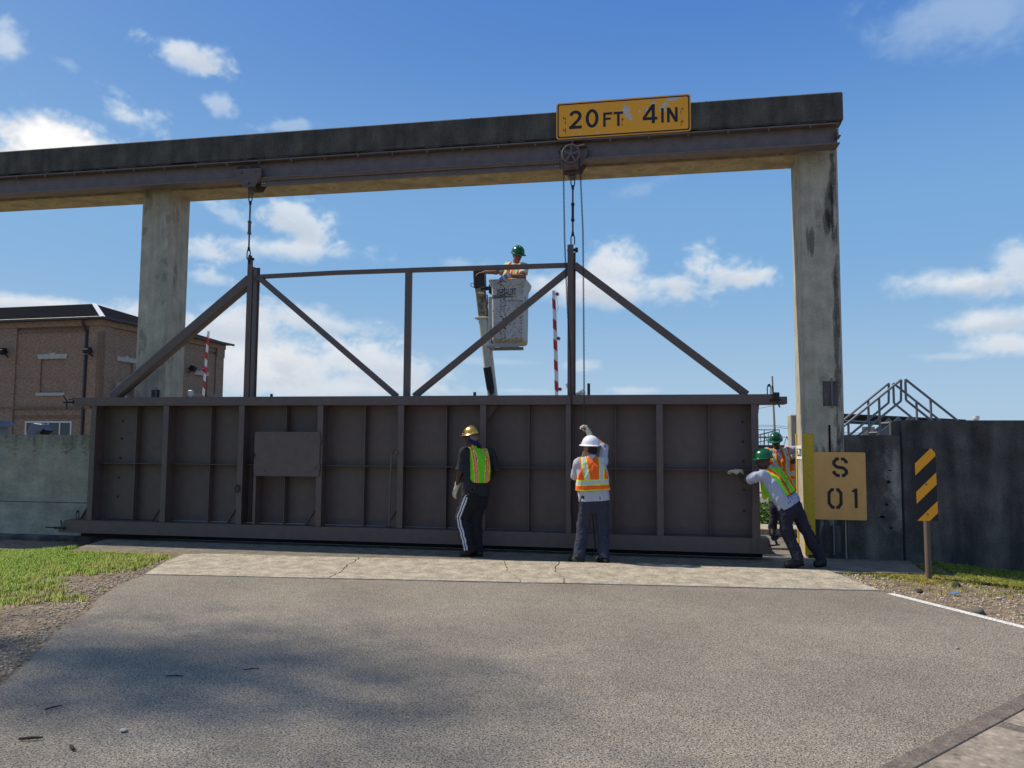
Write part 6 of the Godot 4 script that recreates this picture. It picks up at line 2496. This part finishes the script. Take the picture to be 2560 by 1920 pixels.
func build_people() -> void:
	var dark := Color(0.075, 0.038, 0.026)
	var tan_ := Color(0.36, 0.155, 0.095)
	var leather := Color(0.56, 0.50, 0.36)
	person("person in gold hard hat and lime vest walking left along the gate, seen from behind",
		{"head": V(-2.735, 1.775, 0.47), "look": V(-0.90, -0.12, -0.36), "neck": V(-2.655, 1.635, 0.47), "sL": V(-2.800, 1.545, 0.64), "sR": V(-2.480, 1.545, 0.31), "eL": V(-2.855, 1.265, 0.66), "wL": V(-2.935, 1.045, 0.52), "eR": V(-2.385, 1.29, 0.25), "wR": V(-2.50, 1.17, 0.06),
		"hL": V(-2.715, 0.88, 0.57), "hR": V(-2.605, 0.88, 0.39), "kL": V(-2.850, 0.56, 0.55), "aL": V(-2.725, 0.155, 0.57), "tL": V(-2.825, 0.045, 0.54), "heelL": V(-2.665, 0.145, 0.57), "kR": V(-2.675, 0.50, 0.43), "aR": V(-2.625, 0.12, 0.44), "tR": V(-2.75, 0.06, 0.42), "heelR": V(-2.58, 0.06, 0.46)},
		{"skin": dark, "shirt": Color(0.021, 0.020, 0.026), "trousers": Color(0.009, 0.009, 0.012), "floor": -0.018, "vest": "bib", "vest_hem": 0.205, "hem": 0.0, "sleeve": 1.0, "baggy": 1.2, "fat": 1.2, "stripe": V(-0.22, 0.0, 0.97), "hat": M.hat_gold, "ridge": M.hat_black, "hair": M.bandana, "shades": true,
		"gloves": [[V(-2.945, 1.01, 0.50), V(-0.36, -0.9, -0.1), V(0.5, -0.1, -0.8), 0.55, 1.0, leather]], "bare": [[V(-2.50, 1.17, 0.06), V(-0.7, -0.3, -0.6), V(-0.3, -0.6, 0.2), 0.6, 1.0]]})
	# purple neck flap under the gold hat
	var t: Node3D = get_child(get_child_count() - 1)
	var g := G.new()
	var up := PackedVector3Array()
	var lo := PackedVector3Array()
	for i in 16:
		var a := TAU * i / 16.0
		up.append(V(-2.70, 1.735, 0.49) + V(cos(a) * 0.075, 0.03 * cos(a) * -1.0, sin(a) * 0.075))
		lo.append(V(-2.665, 1.665, 0.51) + V(cos(a) * 0.105, 0.035 * cos(a) * -1.0, sin(a) * 0.085))
	g.loft([up, lo], false, false)
	obj("neck_flap", g, M.purple, t)

	person("person in white full-brim hard hat and orange vest pulling the hand chain",
		{"head": V(-0.905, 1.635, 0.73), "look": V(-0.84, 0.04, -0.52), "neck": V(-0.882, 1.485, 0.75), "sL": V(-1.055, 1.40, 0.79), "sR": V(-0.725, 1.42, 0.71), "eL": V(-1.125, 1.185, 0.64), "wL": V(-1.035, 1.42, 0.46), "eR": V(-0.735, 1.66, 0.57), "wR": V(-0.935, 1.83, 0.47),
		"hL": V(-0.935, 0.885, 0.77), "hR": V(-0.765, 0.885, 0.73), "kL": V(-1.005, 0.50, 0.70), "aL": V(-1.055, 0.125, 0.80), "tL": V(-1.175, 0.04, 0.68), "heelL": V(-1.02, 0.05, 0.84), "kR": V(-0.735, 0.50, 0.66), "aR": V(-0.705, 0.125, 0.77), "tR": V(-0.80, 0.04, 0.62), "heelR": V(-0.67, 0.05, 0.82)},
		{"skin": tan_, "shirt": Color(0.42, 0.43, 0.50), "trousers": Color(0.030, 0.033, 0.055), "floor": -0.018, "vest": "class2", "vest_hem": 0.135, "hem": 0.02, "sleeve": 0.95, "fat": 1.13, "baggy": 1.06, "hat": M.hat_white, "brim": true, "hair": M.hair, "hair_low": 0.035, "shades": true,
		"gloves": [[V(-0.945, 1.845, 0.47), V(-0.42, 0.9, -0.1), V(-0.8, -0.4, 0.35), 1.25, 1.0, leather], [V(-1.03, 1.435, 0.45), V(0.28, 0.95, -0.2), V(0.4, 0.0, 0.8), 0.8, -1.0, leather * 0.8]]})

	person("person in green hard hat and lime vest leaning hard against the gate's right end",
		{"head": V(1.535, 1.462, 0.44), "look": V(-0.90, -0.18, -0.34), "neck": V(1.612, 1.345, 0.43), "sL": V(1.515, 1.255, 0.55), "sR": V(1.725, 1.305, 0.28), "eL": V(1.285, 1.175, 0.40), "wL": V(1.215, 1.272, 0.21), "eR": V(1.945, 1.085, 0.16), "wR": V(1.77, 1.10, 0.04),
		"hL": V(1.805, 0.835, 0.52), "hR": V(1.935, 0.875, 0.36), "kL": V(1.825, 0.50, 0.50), "aL": V(1.955, 0.165, 0.55), "tL": V(1.815, 0.06, 0.60), "heelL": V(1.995, 0.095, 0.53), "kR": V(2.075, 0.54, 0.38), "aR": V(2.285, 0.165, 0.36), "tR": V(2.235, 0.06, 0.42), "heelR": V(2.335, 0.085, 0.34)},
		{"skin": dark * 0.8, "shirt": Color(0.36, 0.39, 0.50), "trousers": Color(0.016, 0.018, 0.030), "floor": -0.018, "vest": "bib", "piping": true, "vest_hem": 0.115, "hem": 0.03, "sleeve": 0.80, "fat": 1.12, "baggy": 1.04, "hat": M.hat_green, "tilt": 0.1,
		"gloves": [[V(1.205, 1.285, 0.18), V(-0.55, 0.12, -0.82), V(-0.1, -0.9, -0.1), 0.45, 1.0, Color(0.55, 0.49, 0.32), Color(0.55, 0.49, 0.32)]]})

	t = get_child(get_child_count() - 1)
	g = G.new()
	var flap := PackedVector2Array()
	for q: Array in [[1.495, 1.20], [1.60, 1.15], [1.625, 1.03], [1.612, 0.95], [1.575, 0.905], [1.545, 0.90], [1.522, 0.935], [1.508, 1.05]]:
		flap.append(Vector2(q[0], q[1]))
	g.prism(flap, Transform3D(Basis(), V(0, 0, 0.36)), 0.012)
	while g.c.size() < g.v.size():
		g.c.append(Color(0.36, 0.56, 0.04))
	obj("vest_flap", g, M.cloth, t)

	person("person in green hard hat and orange vest holding the pillar beyond the gate opening",
		{"head": V(2.245, 1.752, -3.12), "look": V(-0.40, -0.36, 0.84), "neck": V(2.275, 1.60, -3.2), "sL": V(2.475, 1.575, -3.25), "sR": V(2.085, 1.545, -3.17), "eL": V(2.79, 1.60, -3.3), "wL": V(2.64, 1.405, -3.08), "eR": V(1.99, 1.28, -3.06), "wR": V(2.04, 1.05, -2.9),
		"hL": V(2.40, 0.93, -3.2), "hR": V(2.21, 0.93, -3.2), "kL": V(2.42, 0.52, -3.12), "aL": V(2.44, 0.12, -3.2), "tL": V(2.45, 0.05, -3.04), "kR": V(2.19, 0.52, -3.1), "aR": V(2.17, 0.12, -3.2), "tR": V(2.15, 0.05, -3.03)},
		{"skin": dark * 0.75, "shirt": Color(0.40, 0.41, 0.47), "trousers": Color(0.016, 0.018, 0.030), "vest": "class2", "vest_hem": 0.10, "hem": 0.04, "sleeve": 0.8, "fat": 1.3, "hat": M.hat_green, "floor": 0.01, "shades": true,
		"bare": [[V(2.64, 1.405, -3.08), V(-0.8, -0.2, 0.5), V(0.2, -0.2, -0.9), 0.8, 1.0], [V(2.04, 1.05, -2.9), V(0.1, -0.9, 0.3), V(0.6, 0.1, -0.4), 0.4, -1.0]]})

	person("person in green hard hat and orange vest leaning out of the lift bucket",
		{"head": V(-2.325, 4.985, -1.20), "look": V(0.46, -0.42, 0.78), "neck": V(-2.372, 4.84, -1.26), "sL": V(-2.215, 4.755, -1.17), "sR": V(-2.535, 4.80, -1.33), "eL": V(-2.195, 4.56, -1.03), "wL": V(-2.45, 4.545, -0.88), "eR": V(-2.72, 4.70, -1.24), "wR": V(-2.93, 4.695, -1.20),
		"hL": V(-2.37, 4.25, -1.22), "hR": V(-2.53, 4.25, -1.26), "kL": V(-2.36, 3.86, -1.12), "aL": V(-2.35, 3.53, -1.2), "tL": V(-2.34, 3.46, -1.08), "kR": V(-2.53, 3.86, -1.14), "aR": V(-2.54, 3.53, -1.24), "tR": V(-2.54, 3.46, -1.12)},
		{"skin": tan_ * 0.75, "shirt": Color(0.50, 0.49, 0.46), "trousers": Color(0.03, 0.033, 0.05), "vest": "class2", "vest_hem": 0.06, "hem": 0.02, "sleeve": 0.78, "hat": M.hat_green, "floor": 3.42, "hair": M.hair,
		"gloves": [[V(-2.465, 4.54, -0.88), V(-0.86, -0.42, 0.25), V(-0.3, -0.8, -0.3), 0.5, -1.0, Color(0.24, 0.24, 0.38), Color(0.52, 0.52, 0.58)]], "bare": [[V(-2.93, 4.695, -1.20), V(-1, -0.12, 0.0), V(0, -0.9, -0.3), 0.5, 1.0]]})

# ---------------------------------------------------------------- the scene
func _ready() -> void:
	var cam := Camera3D.new()
	cam.name = "camera"
	cam.fov = 52.965
	cam.near = 0.05
	cam.far = 1500.0
	add_child(cam)
	cam.transform = Transform3D(Basis(Vector3.UP, deg_to_rad(10.404)) * Basis(Vector3.RIGHT, deg_to_rad(4.313)) * Basis(Vector3.BACK, deg_to_rad(0.350)), V(0, 1.70, 11.95))
	cam.current = true

	var env := Environment.new()
	env.background_mode = Environment.BG_SKY
	env.sky = Sky.new()
	var pan := PanoramaSkyMaterial.new()
	pan.panorama = make_sky()
	pan.energy_multiplier = 1.0
	env.sky.sky_material = pan
	env.tonemap_mode = Environment.TONE_MAPPER_LINEAR
	env.tonemap_exposure = 1.0
	env.sdfgi_enabled = true
	env.ssao_enabled = true
	env.ssil_enabled = true
	var we := WorldEnvironment.new()
	we.name = "world_environment"
	we.environment = env
	add_child(we)
	var sun := DirectionalLight3D.new()
	sun.name = "sun"
	sun.light_energy = 1.5
	sun.light_color = Color(1.0, 0.955, 0.88)
	sun.light_angular_distance = 0.6
	sun.shadow_enabled = true
	add_child(sun)
	sun.look_at_from_position(SUN * 50.0, Vector3.ZERO, Vector3.UP)

	var t0 := Time.get_ticks_msec()
	make_materials()
	build_ground()
	build_portal()
	build_walls()
	build_beyond()
	build_added_tree()
	build_gate()
	build_lift()
	build_people()
	build_verges()
	litter()
	print("built in ", Time.get_ticks_msec() - t0, " ms")
